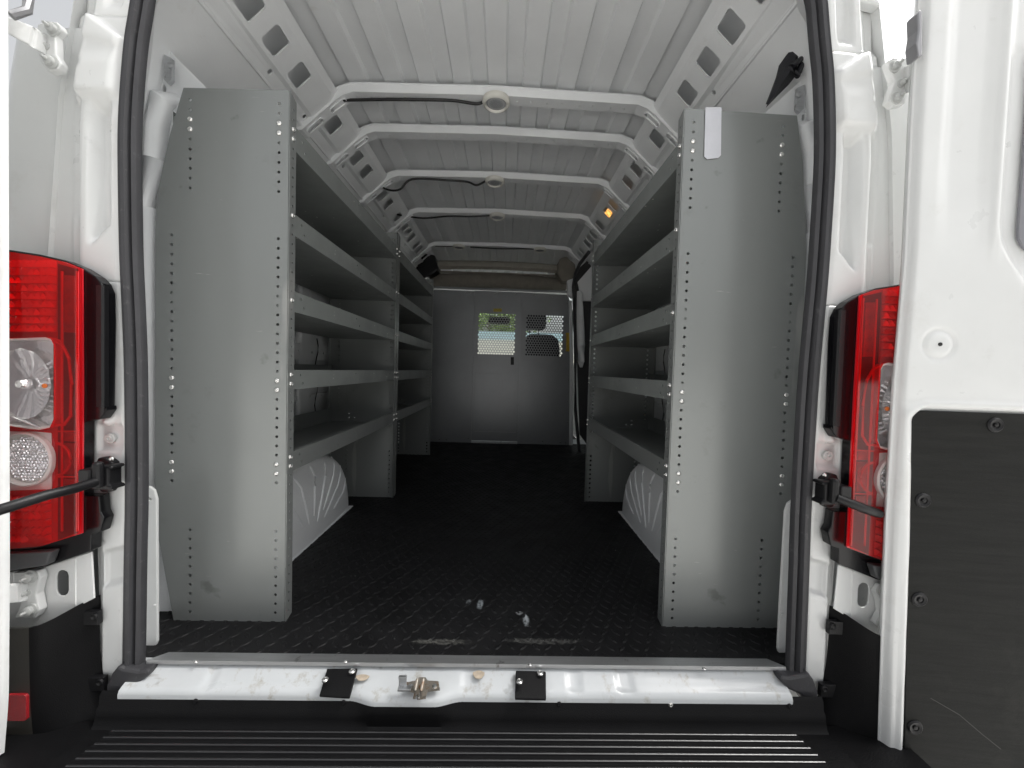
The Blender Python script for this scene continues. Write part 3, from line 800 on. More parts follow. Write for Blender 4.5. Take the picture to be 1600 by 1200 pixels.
b.plate([(-.845, yb-.004), (.735, yb-.004), (.705, ya), (-.815, ya)], [], .004, lambda u, v, w: Vector((u, v, .0085+w-.0)))
b.add([(-.845, yb-.006, .0125), (.735, yb-.006, .0125), (.735, yb-.007, .004), (-.845, yb-.007, .004), (-.845, yb-.004, .0125), (.735, yb-.004, .0125), (.735, yb-.004, .004), (-.845, yb-.004, .004)], [(0,1,2,3), (7,6,5,4), (0,4,5,1), (3,2,6,7), (0,3,7,4), (1,5,6,2)])
strip = b.build('threshold_strip', GALV, van, label='bare aluminium strip over the mat edge')
for px, py in ((306, 1034), (540, 1034), (828, 1039), (1100, 1045)):
    make_bolt(strip, at(px, py, Z=.012), (0, 0, 1), .005, 'rivet', h=.0025)
# two black striker pads
for pts, bl in (([(511, 1043), (559, 1043), (547, 1070), (499, 1068)], [(550, 1048), (508, 1061)]), ([(806, 1046), (853, 1047), (854, 1073), (805, 1072)], [(844, 1051), (812, 1064)])):
    P = [at(x, y, Z=.004) for x, y in pts]
    b = MB(); b.plate([(p.x, p.y) for p in P], [], .006, lambda u, v, w: Vector((u, min(v, .938), .002+w*.8-(.94-min(v, .938))*.55)))
    pad = b.build('rubber_stop_pad', BUMPER, sill, bevel=.002)
    for x, y in bl:
        c = at(x, y, Z=.004); b = MB(); b.lathe(c+Vector((0, 0, -.003)), (0, 0, 1), [(.0075, 0), (.0075, .003), (.005, .005), (.002, .0035), (0, .0035)], 12); b.build('screw', ZINC, sill, True)
# latch striker
b = MB()
def sp_(pts, z0, th): 
    P = [at(x, y, Z=z0) for x, y in pts]; b.plate([(p.x, p.y) for p in P], [], th, lambda u, v, w: Vector((u, v, z0+w)))
sp_([(634, 1070), (650, 1067), (655, 1062), (665, 1062), (668, 1067), (685, 1068), (687, 1079), (668, 1081), (665, 1092), (652, 1094), (648, 1083), (634, 1080)], -.014, .006)
for dx in (-.008, .006):
    p0 = at(653, 1088, Z=-.006); b.tube([(p0.x+dx, p0.y, -.010), (p0.x+dx+.002, p0.y-.001, .010), (p0.x+dx+.003, p0.y+.014, .022), (p0.x+dx+.002, p0.y+.022, .016), (p0.x+dx+.002, p0.y+.022, -.01)], .0036, 8)
lt = b.build('latch_striker', RUST, sill, True)
for x, y in ((642, 1074), (679, 1074), (655, 1089)):
    b = MB(); b.lathe(at(x, y, Z=-.010), (0, 0, 1), [(.0065, 0), (.006, .004), (.003, .005), (0, .0045)], 10); b.build('striker_bolt', ZINC, sill, True)
b = MB(); p0 = at(629, 1074, Z=-.004)
b.box(p0.x-.010, p0.x+.008, p0.y+.004, p0.y+.006, -.008, .022); b.box(p0.x-.010, p0.x+.008, p0.y-.004, p0.y+.004, .020, .022); b.box(p0.x-.010, p0.x+.02, p0.y-.008, p0.y+.006, -.008, -.003)
b.build('latch_bracket', GALV, sill, bevel=.001)
# rust stains as thin raised scabs
for px, py, rx, ry in ((748, 1049, .014, .008), (566, 1051, .016, .006)):
    c = at(px, py, Z=.002); b = MB(); b.plate([(c.x+rx*math.cos(a)*(1+.2*math.sin(3*a)), c.y+ry*math.sin(a)) for a in [k*.5236 for k in range(12)]], [], .0012, lambda u, v, w: Vector((u, v, -.0005+w-(.94-v)*.5)))
    b.build('rust_patch', mat('rust', (.42, .35, .27), .8, var=.3, vscale=60), sill)

# ---- rear bumper with step
b = MB()
XL, XR = -.915, .80
def stepx(X):  # section: (y,z)
    dp = dipf(786+606*X/.92)
    return [(.903-.013*dp, -.034), (.897-.013*dp, -.0405-.003*dp), (.894-.013*dp, -.063), (.889-.009*dp, -.068), (.886-.004*dp, -.084), (.882, -.097), (.876, -.1035)]
NX = 230
b.grid([[(XL+(XR-XL)*i/NX, y, z) for y, z in stepx(XL+(XR-XL)*i/NX)]+[(XL+(XR-XL)*i/NX, .60, -.1035), (XL+(XR-XL)*i/NX, .585, -.112), (XL+(XR-XL)*i/NX, .58, -.33)] for i in range(NX+1)])
bump = b.build('rear_bumper', BUMPER, van, 'yes')
b = MB()
for k in range(20):
    y = .872-.0158*k
    if y < .62: break
    xa, xb = -.868-.003*k, .722+.004*k
    n = 8
    rows = []
    for u, w in ((-.0034, 0), (-.0026, .0040), (-.0008, .0052), (.0008, .0052), (.0026, .0040), (.0034, 0)): rows.append([(xa, y+u, -.1038), (xa+.006, y+u, -.1038+w), (xb-.006, y+u, -.1038+w), (xb, y+u, -.1038)])
    b.grid(rows)
b.build('step_tread', TREAD, bump, True, label='raised anti-slip ribs across the step')
for px in (306, 537, 873, 1047, 1232):
    py = 1097+ (px-160)*.0135+8
    c = at(px, py+1, Y=.896); c.z = -.051; o = MB(); o.lathe(c, (0, -1, 0), [(.006, -.002), (.006, .002), (.003, .003), (0, .002)], 12)
    o.build('screw', ZINC if px == 1047 else BLACK, bump, True)
b = MB(); b.box(-1.2, .965, .60, .874, -.125, -.1045); b.box(-1.08, .965, .874, .90, -.33, -.1045); b.build('step_base', BUMPER, bump)
# side corners of the bumper
def corner(sg):
    plan = [(-.958, .940, .170), (-.966, .933, .169), (-.978, .915, .163), (-.990, .898, .156), (-1.002, .884, .149), (-1.013, .875, .144), (-1.022, .869, .141), (-1.036, .866, .139), (-1.07, .865, .138), (-1.13, .866, .138), (-1.20, .875, .138), (-1.21, .93, .138)]
    rows = []
    for t in range(15):
        s_ = t/14; fl = s_**4
        rows.append([(x+.06*fl*(1 if k < 3 else max(0, 1-(k-2)/6)), y, zt+(-.14-zt)*s_) for k, (x, y, zt) in enumerate(plan)])
    rows.append([(x+.02, y+.02, -.16) for x, y, z in rows[-1]]); rows.append([(x+.02, y+.03, -.33) for x, y, z in rows[-1]])
    lip = [(x-.004, y+.007, z-.002) for x, y, z in rows[0]]; lip0 = [(x-.004, y+.008, z-.05) for x, y, z in rows[0]]
    allr = [lip0, lip]+rows
    b = MB(); b.grid([r[:8] for r in allr])
    if sg > 0: b = b.mirror()
    c = b.build('bumper_corner', BUMPER, bump, 'yes')
    b = MB(); b.grid([r[7:] for r in allr])
    if sg > 0: b = b.mirror()
    b.build('corner_face', mat('lit_bumper_plastic', (.030, .028, .024), .36, var=.2, vscale=8, bump=.3, bscale=500), bump, 'yes')  # light and sheen on the outer face put into a paler brownish plastic
    # fixing tabs with screws
    for (px, py) in ((149, 963), (158, 1065)):
        q = MB(); q.prism(xz([(px-16, py-11), (px+10, py-11), (px+11, py+10), (px-16, py+10)], .93), .920, .932)
        q.lathe(at(px, py, Y=.92), (0, -1, 0), [(.0085, 0), (.0085, .004), (.006, .006), (.004, .003), (0, .003)], 14)
        if sg > 0: q = q.mirror()
        q.build('fixing_tab', BLACK, bump, bevel=.0015)
    q = MB(); p0 = at(8, 1086, Y=.86); p1 = at(41, 1127, Y=.86); q.plate(rrect(p0.x, p1.x, p1.z, p0.z, .006), [], .008, lambda u, v, w: Vector((u, .860+w, v)))
    if sg > 0: q = q.mirror()
    q.build('red_reflector', REDREF, bump, bevel=.002)
corner(-1); corner(1)

# ================================================================== REAR DOORS
# right door: swung round, its inner face looks back at the camera
DA = R(7)                      # toes towards the camera away from the hinge
HX, HYD = .903, .848
def dpt(u, d, z): return Vector((HX+u*math.cos(DA)+d*math.sin(DA)*-1, HYD-u*math.sin(DA)-d*math.cos(DA), z))
# u from the hinge edge, d towards the camera
def uz(px, py):
    """photo point -> (u,z) on the door face"""
    r = ROT @ Vector(((px-800)/F, (600-py)/F, -1.0))
    nrm = Vector((-math.sin(DA), -math.cos(DA), 0)); k = (Vector((HX, HYD, 0))-Vector((0, 0, 0))).dot(nrm)/r.dot(nrm)
    P = r*k; return ((P-Vector((HX, HYD, 0))).dot(Vector((math.cos(DA), -math.sin(DA), 0))), H+P.z)
BE = sorted((uz(x, y)[1], uz(x, y)[0]) for x, y in ((1433, 645), (1428, 800), (1421, 1000), (1414, 1200)))
def drelief(u, z):
    d = 0.
    d -= .016*(1-ss(.0, .012, u))
    if z > .60:
        k = ss(.66, .74, z)
        d -= .010*bandf(.052, .14, u, .018)*ss(.98, 1.25, z)
        d += .004*bandf(.150, .170, u, .005)*ss(.98, 1.1, z)
        e = .19+.12*(1-ss(.88, 1.12, z))
        d -= .026*ss(.155, .20, u-(1-ss(.86, 1.10, z))*.10)*ss(.86, 1.02, z)
    # round boss with a pressed ring
    cu, cz = uz(1468, 538); r = math.hypot(u-cu, z-cz)
    d -= .004*math.exp(-((r-.031)/.0045)**2); d += .001*(1-ss(.022, .028, r))
    # recess for the black board
    bu = lerpt(BE, z)-.004; bz = uz(1420, 637)[1]
    q = max(bu-u, z-bz) if not (u < bu+.03 and z > bz-.03) else .03-(.0+math.hypot(u-(bu+.03), z-(bz-.03)))*-1-.06+.0
    if u < bu+.03 and z > bz-.03: q = math.hypot(u-(bu+.03), z-(bz-.03))-.03
    d -= .009*(1-ss(-.004, .004, q))
    # bevelled shoulder beside the board
    d += .004*math.exp(-((q-.010)/.006)**2)
    return d
b = MB(); rows = []
Z0, Z1 = -.16, 1.78
zs = [Z0+(Z1-Z0)*i/330 for i in range(331)]
us = [-.002, .0, .003, .006, .010, .014]+[.018+.0035*i for i in range(80)]+[.31+.03*i for i in range(17)]
edge = sorted((uz(x, y)[1], uz(x, y)[0]) for x, y in ((1446, 0), (1434, 200), (1425, 400), (1408, 600), (1396, 800), (1388, 1000), (1381, 1200)))
for z in zs:
    e = lerpt(edge, z); rows.append([dpt(u if u > .06 else u+e*(1-ss(.012, .03, u)), drelief(u-e if u < .01 else u, z) if u > .06 else drelief(u, z), z) for u in us])
b.thickgrid(rows, (math.sin(DA)*.022+.012, math.cos(DA)*.022, 0))
doorR = b.build('rear_door', WHITE, van, 'all', label='right rear door swung open, inner face with black board')
bu, bz = uz(1425, 641)
b = MB(); sc = [(1556, 664), (1443, 782), (1437, 937), (1430, 1137)]
b.plate([(BE[0][1], -.155), (.74, -.155), (.74, bz)] + [(bu+.028-.028*math.sin(R(a)), bz-.028+.028*math.cos(R(a))) for a in range(0, 91, 15)], [], .004, lambda u, v, w: dpt(u, w-.0055, v))
tr = b.build('trim_board', BOARD, doorR, bevel=.001)
for x, y in sc:
    u, z = uz(x, y); q = MB(); ax = dpt(0, 1, 0)-dpt(0, 0, 0)
    q.lathe(dpt(u, -.002, z), ax, [(.0165, 0), (.0165, .002), (.013, .0045), (.008, .003), (.0075, .0015), (.005, .0012), (.004, .004), (0, .0045)], 20)
    q.build('push_pin', BLACK, tr, True)
u, z = uz(1468, 538); q = MB(); q.lathe(dpt(u, .0012, z), ax, [(.0042, 0), (.0042, .0012), (0, .0012)], 14); q.build('plug_hole', CABLE, doorR, True)
# scratches on the board
q = MB(); 
for a, c in (((1455, 1092), (1500, 1118)), ((1500, 1118), (1535, 1148)), ((1535, 1148), (1565, 1172))):
    u0, z0 = uz(*a); u1, z1 = uz(*c); q.add([dpt(u0, -.0012, z0), dpt(u1, -.0012, z1), dpt(u1, -.0012, z1+.0012), dpt(u0, -.0012, z0+.0010)], [(0, 1, 2, 3)])
q.build('scratch', mat('pale_scratch', (.07, .07, .065), .6), tr)
# window frame of the door (pressed opening with glass) at the far edge
q = MB(); uw, zw0 = uz(1604, 380); _, zw1 = uz(1590, 45)
q.plate(rrect(uw, .74, zw0-.02, zw1, .05, 5), [rrect(uw+.014, .70, zw0-.005, zw1-.014, .042, 5)], .006, lambda u, v, w: dpt(u, -.016-.006+w, v)); q.build('window_seal', mat('grey_window_seal', (.20, .20, .22), .5), doorR, bevel=.001)
# small latch hardware seen above the right hinge
q = MB(); q.prism(xz([(1430, 24), (1434, 18), (1438, 20), (1438, 90), (1431, 92), (1428, 70), (1431, 50)], .84), .835, .86); q.build('door_stop', mat('grey_metal', (.28, .28, .29), .4, metal=.6), doorR, bevel=.003)
# left door: we only see its edge
XD = at(15, 600, Y=.82).x
b = MB(); rows = []
prof = [(0, 0), (.002, -.006), (.006, -.009), (.02, -.010), (.07, -.006), (.09, -.012), (.62, -.06)]
for i in range(60):
    z = -.10+1.9*i/59
    cx = XD + (.002 if z > .6 else 0) + (-.004*ss(.1, -.1, z) if z < .1 else 0)
    pt = at(0, 0, Y=.82)
    xx = lerpt([(-.10, at(7, 1180, .82).x), (.02, at(13, 1040, .82).x), (.3, at(15, 850, .82).x), (1.1, at(14, 300, .82).x), (1.5, at(13, 0, .82).x), (1.8, at(13, -200, .82).x)], z)
    rows.append([(xx-u, .82+d, z) for u, d in prof])
b.thickgrid(rows, (-.075, .045, 0)); doorL = b.build('rear_door', WHITE, van, 'yes', label='left rear door, only its pale edge in view')
q = MB(); q.tube([(XD-.004, .835, 1.43), (XD+.010, .85, 1.455), (XD+.006, .86, 1.52)], .008, 8); q.build('hinge_link', mat('grey_metal', (.28, .28, .29), .4, metal=.6), doorL, True)

# ================================================================== CAB beyond the partition
b = MB()
# roof dip / shelf over the cab
pts = [(3.98, 1.83), (3.94, 1.80), (3.93, 1.76), (3.97, 1.74)]
b.grid([[(C0-.70, y, z), (C0-.4, y, z+.012), (C0, y, z+.02), (C0+.4, y, z+.012), (C0+.62, y, z)] for y, z in pts]); b.build('header_trim', mat('pale_headliner', (.34, .32, .28), .7, vscale=20, bump=.2), van, True)
b = MB(); b.tube([(C0-.70, 4.03, 1.62), (C0-.6, 4.02, 1.635), (C0, 4.0, 1.65), (C0+.6, 4.02, 1.635), (C0+.68, 4.03, 1.62)], .075, 16, rs=[.05, .075, .08, .075, .05]); b.build('overhead_shelf', BEIGE, van, True)
b = MB(); b.box(C0-.95, C0+.95, 3.99, 4.6, 1.72, 1.735); b.build('cab_headliner', BEIGE, van)
# dark speaker pods / curtain bundles in the upper corners
for pts, m, lb in (([(655, 404), (668, 400), (682, 402), (687, 425), (680, 431), (664, 438), (650, 440)], BLACK, 'black bundle in the upper left corner'), ([(872, 408), (884, 404), (896, 414), (899, 432), (893, 440), (876, 444), (869, 430)], BEIGE, 'brown bundle in the upper right corner')):
    q = MB(); q.prism(xz(pts, 3.95), 3.86, 4.1); q.build('corner_cover', m, van, bevel=.02, label=lb)
# cab body with windscreen and side windows
for sg in (-1, 1):
    b = MB()
    b.plate([(4.05, -.35), (6.3, -.35), (6.3, .62), (5.75, .82), (4.95, 1.72), (4.7, 1.98), (4.05, 2.0)], [[(4.45, .86), (5.35, .86), (4.95, 1.42), (4.72, 1.58), (4.45, 1.6)]], .02, lambda u, v, w: Vector((C0+sg*(1.0+w-.06*max(0, v-.9)), u, v)))
    cs = b.build('cab_side', WHITE, van)
    q = MB(); q.plate([(4.44, .85), (5.37, .85), (4.96, 1.43), (4.72, 1.6), (4.44, 1.61)], [], .004, lambda u, v, w: Vector((C0+sg*(1.008+w-.06*max(0, v-.9)), u, v))); q.build('window_pane', GLASS, cs)
b = MB(); b.thickgrid([[(C0-.98, 4.05, 1.99), (C0+.98, 4.05, 1.99)], [(C0-.95, 4.7, 1.95), (C0+.95, 4.7, 1.95)], [(C0-.92, 4.95, 1.72), (C0+.92, 4.95, 1.72)]], (0, 0, -.02)); b.build('cab_roof', WHITE, van)
b = MB(); b.thickgrid([[(C0-.99, 5.75, .84), (C0+.99, 5.75, .84)], [(C0-.98, 6.2, .66), (C0+.98, 6.2, .66)], [(C0-.97, 6.36, .4), (C0+.97, 6.36, .4)], [(C0-.97, 6.38, -.3), (C0+.97, 6.38, -.3)]], (0, -.03, -.02)); b.build('bonnet', WHITE, van, True)
b = MB(); b.thickgrid([[(C0-.92, 4.955, 1.715), (C0+.92, 4.955, 1.715)], [(C0-.98, 5.745, .835), (C0+.98, 5.745, .835)]], (0, .005, .005)); b.build('windscreen', GLASS, van)
b = MB(); b.box(C0-.96, C0+.96, 4.3, 5.9, -.1, -.05); b.build('cab_floor', BLACK, van)
b = MB(); b.grid([[(C0-.95, 5.72, .80), (C0+.95, 5.72, .80)], [(C0-.95, 5.3, .95), (C0+.95, 5.3, .95)], [(C0-.95, 5.18, .86), (C0+.95, 5.18, .86)], [(C0-.95, 5.22, .2), (C0+.95, 5.22, .2)]]); b.build('dashboard', DARKF, van, True)
c = at(780, 501, Y=4.95); b = MB(); b.prism([(c.x+x, c.z+z) for x, z in rrect(-.135, .135, -.045, .045, .03)], 4.93, 4.96); b.build('rear_view_mirror', BLACK, van, bevel=.008)
def seat(px0, px1, ptop, phead, head=True):
    a = at(px0, ptop, Y=4.25); d = at(px1, ptop, Y=4.25)
    b = MB(); b.prism([(a.x, .25), (d.x, .25), (d.x+.0, a.z-.16), (d.x-.02, a.z-.06), (d.x-.09, a.z), (a.x+.06, a.z), (a.x, a.z-.06)], 4.25, 4.38)
    b.box(a.x, d.x, 4.25, 4.75, .15, .32)
    s_ = b.build('cab_seat', DARKF, van, bevel=.03, seg=3)
    if head:
        h0 = at(phead[0], phead[1], Y=4.28); h1 = at(phead[2], phead[3], Y=4.28)
        q = MB(); q.prism(rrect(h0.x, h1.x, h1.z, h0.z, .035), 4.28, 4.37); q.tube([((h0.x+h1.x)/2-.05, 4.32, a.z-.03), ((h0.x+h1.x)/2-.05, 4.32, h1.z+.02)], .007, 6); q.tube([((h0.x+h1.x)/2+.05, 4.32, a.z-.03), ((h0.x+h1.x)/2+.05, 4.32, h1.z+.02)], .007, 6)
        q.build('headrest', DARKF, s_, bevel=.02)
seat(818, 876, 521, (818, 488, 853, 515))
seat(700, 738, 521, (706, 488, 736, 515))
# sliding door aperture on the right side: black seal loop, pale door edge and post
def tubeX(pts, r, name, m, X, rs=None, par=van):
    q = MB(); q.tube([at(px, py, Y=y) for px, py, y in pts], r, 10, rs=rs); return q.build(name, m, par, True)
tubeX([(920, 394, 3.1), (906, 412, 3.35), (899, 428, 3.5), (896, 448, 3.6), (897, 480, 3.62), (899, 560, 3.62), (899, 640, 3.62), (905, 705, 3.6)], .015, 'sliding_door_seal', RUBBER, 0)
tubeX([(905, 455, 3.45), (906, 480, 3.45), (907, 510, 3.45), (908, 540, 3.45), (908, 565, 3.45), (908, 574, 3.45)], .03, 'door_grab_post', WHITE_IN, 0, rs=[.02, .03, .034, .034, .03, .012])
q = MB(); q.prism(xz([(898, 425), (925, 400), (925, 690), (917, 694), (907, 680)], 3.55), 3.56, 3.6, ); q.build('sliding_door_frame', mat('dark_trim', (.03, .03, .032), .5), van)
q = MB(); q.prism(xz([(903, 440), (925, 415), (925, 470), (909, 470)], 3.5), 3.5, 3.53); q.build('door_top_panel', WHITE_IN, van, bevel=.005)
q = MB(); q.prism(xz([(885, 440), (897, 436), (900, 462), (893, 468), (886, 462)], 3.86), 3.80, 3.86); q.build('corner_bracket', WHITE_IN, van, bevel=.006)
q = MB(); q.tube([at(891, 470, Y=3.75), at(893, 560, Y=3.75), at(892, 695, Y=3.75)], .018, 8); q.build('front_post_trim', WHITE_IN, van, True)
b = MB(); b.box(C0+.97, C0+1.0, 2.4, 4.05, -.05, 1.62); b.build('sliding_door', WHITE_IN, van)

# ================================================================== RUBBER MAT
MATC = (C0, 2.4)
b = MB(); NXm, NYm = 56, 96
x0, x1, y0, y1 = C0-.93, C0+.93, .962, 3.96
b.box(x0, x1, y0, y1, -.005, .004)
sx = (x1-x0)/NXm; sy = .0305; ny = int((y1-y0)/sy)
for j in range(ny):
    for i in range(NXm):
        cx = x0+(i+.5+(.5 if j % 2 else 0))*sx; cy = y0+(j+.6)*sy
        if cx > x1-.015 or cy > y1-.02: continue
        a = R(52 if (i+j//2) % 2 else 128); ca, sa = math.cos(a), math.sin(a); L_, W_ = .0165, .0058
        pts = [(-L_, 0), (-L_*.45, -W_), (L_*.45, -W_), (L_, 0), (L_*.45, W_), (-L_*.45, W_)]
        vs = [(cx+u*ca-v*sa, cy+u*sa+v*ca, .004) for u, v in pts] + [(cx+.6*(u*ca-v*sa), cy+.6*(u*sa+v*ca), .0058) for u, v in pts]
        b.add(vs, [(6,7,8,9,10,11)]+[(k, (k+1) % 6, (k+1) % 6+6, k+6) for k in range(6)])
mo = b.build('rubber_mat', mat_rubber_mat(), None, loc=(MATC[0], MATC[1], 0))
tag(mo, 'black rubber floor mat with raised diamond tread covering the load floor', 'floor mat')

# ================================================================== SHELVING
LIPS = [(1.345, 1.412), (1.108, 1.168), (.892, .950), (.668, .724), (.430, .486)]
PZ = [.030+.0262*i for i in range(10)], [.0262*i+.405 for i in range(27)], [1.215+.0262*i for i in range(10)]
def end_outline(sg, z0=0):
    prof = [(.547, 0), (.547, 1.488), (.866, 1.482), (.890, 1.35), (.906, 1.20), (.914, 1.10), (.918, .40), (.914, .28), (.893, 0)] if sg > 0 else [(.547, 0), (.547, 1.488), (.830, 1.482), (.868, 1.35), (.900, 1.20), (.906, 1.10), (.909, .40), (.906, .28), (.857, 0)]
    return [(C0+sg*h, z) for h, z in prof]
protoB = {}
def panel(par, sg, Y, facing, name='end_panel', holes=True, bolts=True, m=None, flangedir=1, hr=.0042):
    """upright sheet at depth Y with folded inner flange; facing -1 = looks at the rear doors"""
    hs = []
    ca, cb = .573, .808
    cb2 = .862 if sg < 0 else .876; co = .812 if sg < 0 else .828
    for z in PZ[0]: hs += [circ(C0+sg*ca, z, hr), circ(C0+sg*co, z, hr)]
    for z in PZ[1]: hs += [circ(C0+sg*(ca), z, hr), circ(C0+sg*cb2, z, hr)]
    for z in PZ[2]: hs += [circ(C0+sg*(ca), z, hr), circ(C0+sg*co, z, hr)]
    b = MB(); b.prism(end_outline(sg), Y, Y+.002, hs)
    # flange along the aisle edge, with its own row of holes
    fh = [circ(Y+flangedir*.016, .03+.0262*i, .0038, 6) for i in range(55)]
    y0, y1 = sorted((Y, Y+flangedir*.032)); 
    b.plate([(y0, .003), (y1, .012), (y1, 1.475), (y0, 1.487)] if flangedir > 0 else [(y0, .012), (y1, .003), (y1, 1.487), (y0, 1.475)], fh, .002, lambda u, v, w: Vector((C0+sg*(.5455-w), u, v)))
    # outer fold along the wall side and foot fold
    q = end_outline(sg); 
    for a, c in zip(q[2:-1], q[3:]):
        b.add([(a[0], Y+.002, a[1]), (c[0], Y+.002, c[1]), (c[0], Y+flangedir*.025, c[1]), (a[0], Y+flangedir*.025, a[1])], [(0, 1, 2, 3)])
    b.add([(q[0][0], Y, .0008), (q[-1][0], Y, .0008), (q[-1][0], Y+flangedir*.03, .0008), (q[0][0], Y+flangedir*.03, .0008)], [(0, 1, 2, 3)])
    return b.build(name, SHELF, par)
def shelving(sg, Y0, Y1, label, group='grey steel shelving units along the van walls', front_bolts=True):
    u = empty('shelving_unit', (C0+sg*.73, (Y0+Y1)/2, 0)); tag(u, label, 'shelving', group)
    panel(u, sg, Y0, -1, flangedir=1); panel(u, sg, Y1-.004, -1, flangedir=-1, hr=.0062)
    for k, (z0, z1) in enumerate(LIPS):
        b = MB(); xi = C0+sg*.548; back = .86 if k == 0 else .895; xo = C0+sg*back
        ya, yb = Y0+.004, Y1-.006
        th = .0015
        holes = [circ(y, (z0+z1)/2+dz, .0042, 6) for y, dz in ((Y0+.09, -.012), (Y0+.075, .013), (Y0+(Y1-Y0)*.5, -.012), (Y0+(Y1-Y0)*.47, .014), (Y1-.13, -.012), (Y1-.10, .012))]
        b.plate([(ya, z0), (yb, z0), (yb, z1), (ya, z1)], holes, th, lambda uu, v, w: Vector((xi+sg*w, uu, v)))          # front lip
        rb = .008
        lo, hi = sorted((xi+sg*th, xo)); b.box(lo, hi, ya, yb, z0, z0+th)                                                 # deck
        lo, hi = sorted((xi+sg*th, xi+sg*.014)); b.box(lo, hi, ya, yb, z1-th, z1)                                         # rolled top
        lo, hi = sorted((xo, xo+sg*th)); b.box(lo, hi, ya, yb, z0, z0+.075)                                               # back upstand
        lo, hi = sorted((xi+sg*th, xo)); b.box(lo, hi, ya, ya+th, z0+th, z1-.004); b.box(lo, hi, yb-th, yb, z0+th, z1-.004)
        b.build('shelf', TRAY if k < 4 else SHELF, u)
    # bolts on the rear face
    first = None
    def addb(loc, axis=(0, -1, 0)):
        nonlocal first
        key = axis
        if key in protoB: copy = copy_at(protoB[key], loc, u)
        else: protoB[key] = make_bolt(u, Vector(loc), axis)
    sidx = (-sg*1.0, 0, 0)
    if front_bolts:
        for zz, hh in ((1.399, (.573, .812)), (1.373, (.573, .812)), (.695+.0, (.573, .862)), (.695-.0262, (.573, .862)), (.458, (.573, .862)), (.432, (.573, .862))):
            zz = min((z for l in PZ for z in l), key=lambda z: abs(z-zz))
            for h in hh: addb(Vector((C0+sg*(h if h < .6 or sg < 0 else h+.015), Y0-.0002, zz)))
    else:
        for zz, hh in ((.17, (.573, .80)), (.445, (.573, .862)), (.02, (.60, .78))):
            for h in hh: addb(Vector((C0+sg*h, Y0-.0002, zz)))
    for zz, n in ((1.392, 2), (1.150, 1), (.930, 1), (.710, 2), (.472, 2)):
        for q in range(n):
            z_ = .03+.0262*round((zz-.0262*q-.03)/.0262)
            addb(Vector((C0+sg*.5435, Y0+.016, z_)), sidx); addb(Vector((C0+sg*.5435, Y1-.020, z_)), sidx)
    for zz in (1.37, .46, .44):      # bolt ends inside the far panel, by the deck
        addb(Vector((C0+sg*.575, Y1-.0045, zz)))
    for dx, z_ in ((.80, .475), (.80, .452), (.77, .452)): addb(Vector((C0+sg*dx, Y1-.0045, z_)))
    return u
shL = shelving(-1, 1.10, 2.195, 'nearest grey steel shelving unit on the left wall, five shelves behind a bright end panel')
shL2 = shelving(-1, 2.205, 3.30, 'farther left shelving unit in shade, standing between the near left unit and the partition', front_bolts=False)
shR = shelving(1, 1.10, 2.195, 'grey steel shelving unit on the right wall, white tape strip on its end panel')

# white tape hanging over the top of the right end panel
p = xz([(1102, 168), (1127, 168), (1126, 243), (1122, 247), (1105, 249), (1100, 245)], 1.098)
b = MB(); b.prism(p, 1.0965, 1.0978); tp = b.build('tape_strip', TAPE); tag(tp, 'strip of white tape stuck to the top of the right shelving end panel', 'tape')

# black strap hanging at the upper right
b = MB(); pts = [(1262, 82), (1250, 92), (1238, 96), (1232, 108), (1226, 122), (1212, 142), (1196, 166)]
P = [at(x, y, Y=1.13) for x, y in pts]
ws = [.012, .02, .028, .030, .022, .014, .004]
b.thickgrid([[P[i]+Vector((-ws[i]*.6, -.012*math.sin(i*1.3), ws[i]*.7)), P[i]+Vector((0, -.016, 0)), P[i]+Vector((ws[i]*.7, -.006*math.cos(i), -ws[i]*.7))] for i in range(7)], (0, .008, 0))
b.tube([at(1256, 92, Y=1.12), at(1246, 118, Y=1.11), at(1236, 104, Y=1.10), at(1258, 88, Y=1.115)], .008, 8)
st = b.build('cargo_strap', mat('black_webbing', (.012, .012, .016), .55, bump=.4, bscale=200), None, 'yes'); tag(st, 'crumpled black strap hanging beside the right rear pillar above the shelving', 'strap')

# ================================================================== PARTITION
pt = empty('bulkhead_partition', (C0, 3.92, 0)); tag(pt, 'dark grey steel partition with two perforated windows closing off the cab', 'partition')
YP = 3.90
def hexes(x0, x1, z0, z1, p=.0262, r=.0104):
    out = []; j = 0; z = z0+r
    while z < z1-r*.9:
        x = x0+r+(p/2 if j % 2 else 0)
        while x < x1-r*.9:
            out.append([(x+r*math.cos(a), z+r*math.sin(a)) for a in [k*math.pi/4+.39 for k in range(8)]]); x += p
        z += p*.87; j += 1
    return out
xl, xd0, xd1, xr = -.93, -.300, .163, .690
b = MB(); b.prism([(xl, .004), (xd0, .004), (xd0, 1.52), (xl, 1.53)], YP, YP+.002); b.box(xd0-.012, xd0-.003, YP-.016, YP-.0005, .03, 1.52); b.build('side_panel', PANEL, pt, bevel=.0008)
b = MB(); b.prism([(xd0-.002, .03), (xd1+.002, .03), (xd1+.002, 1.525), (xd0-.002, 1.525)], YP-.006, YP-.003, hexes(-.262, .118, .898, 1.312)); door = b.build('centre_panel', PANEL, pt)
b = MB(); b.prism([(xd1, .004), (xr, .004), (xr, 1.33), (xr-.06, 1.515), (xd1, 1.525)], YP, YP+.002, hexes(.218, .592, .898, 1.312)); b.box(xd1+.003, xd1+.012, YP-.016, YP-.0005, .03, 1.52); b.build('side_panel', PANEL, pt)
b = MB()
for x0_, x1_, z0_, z1_ in ((-.284, -.277, .115, .712), (.139, .146, .115, .712), (-.277, .139, .705, .712), (-.277, .139, .115, .121)): b.box(x0_, x1_, YP-.013, YP-.0062, z0_, z1_)
b.build('panel_rib', PANEL, door, bevel=.0008)
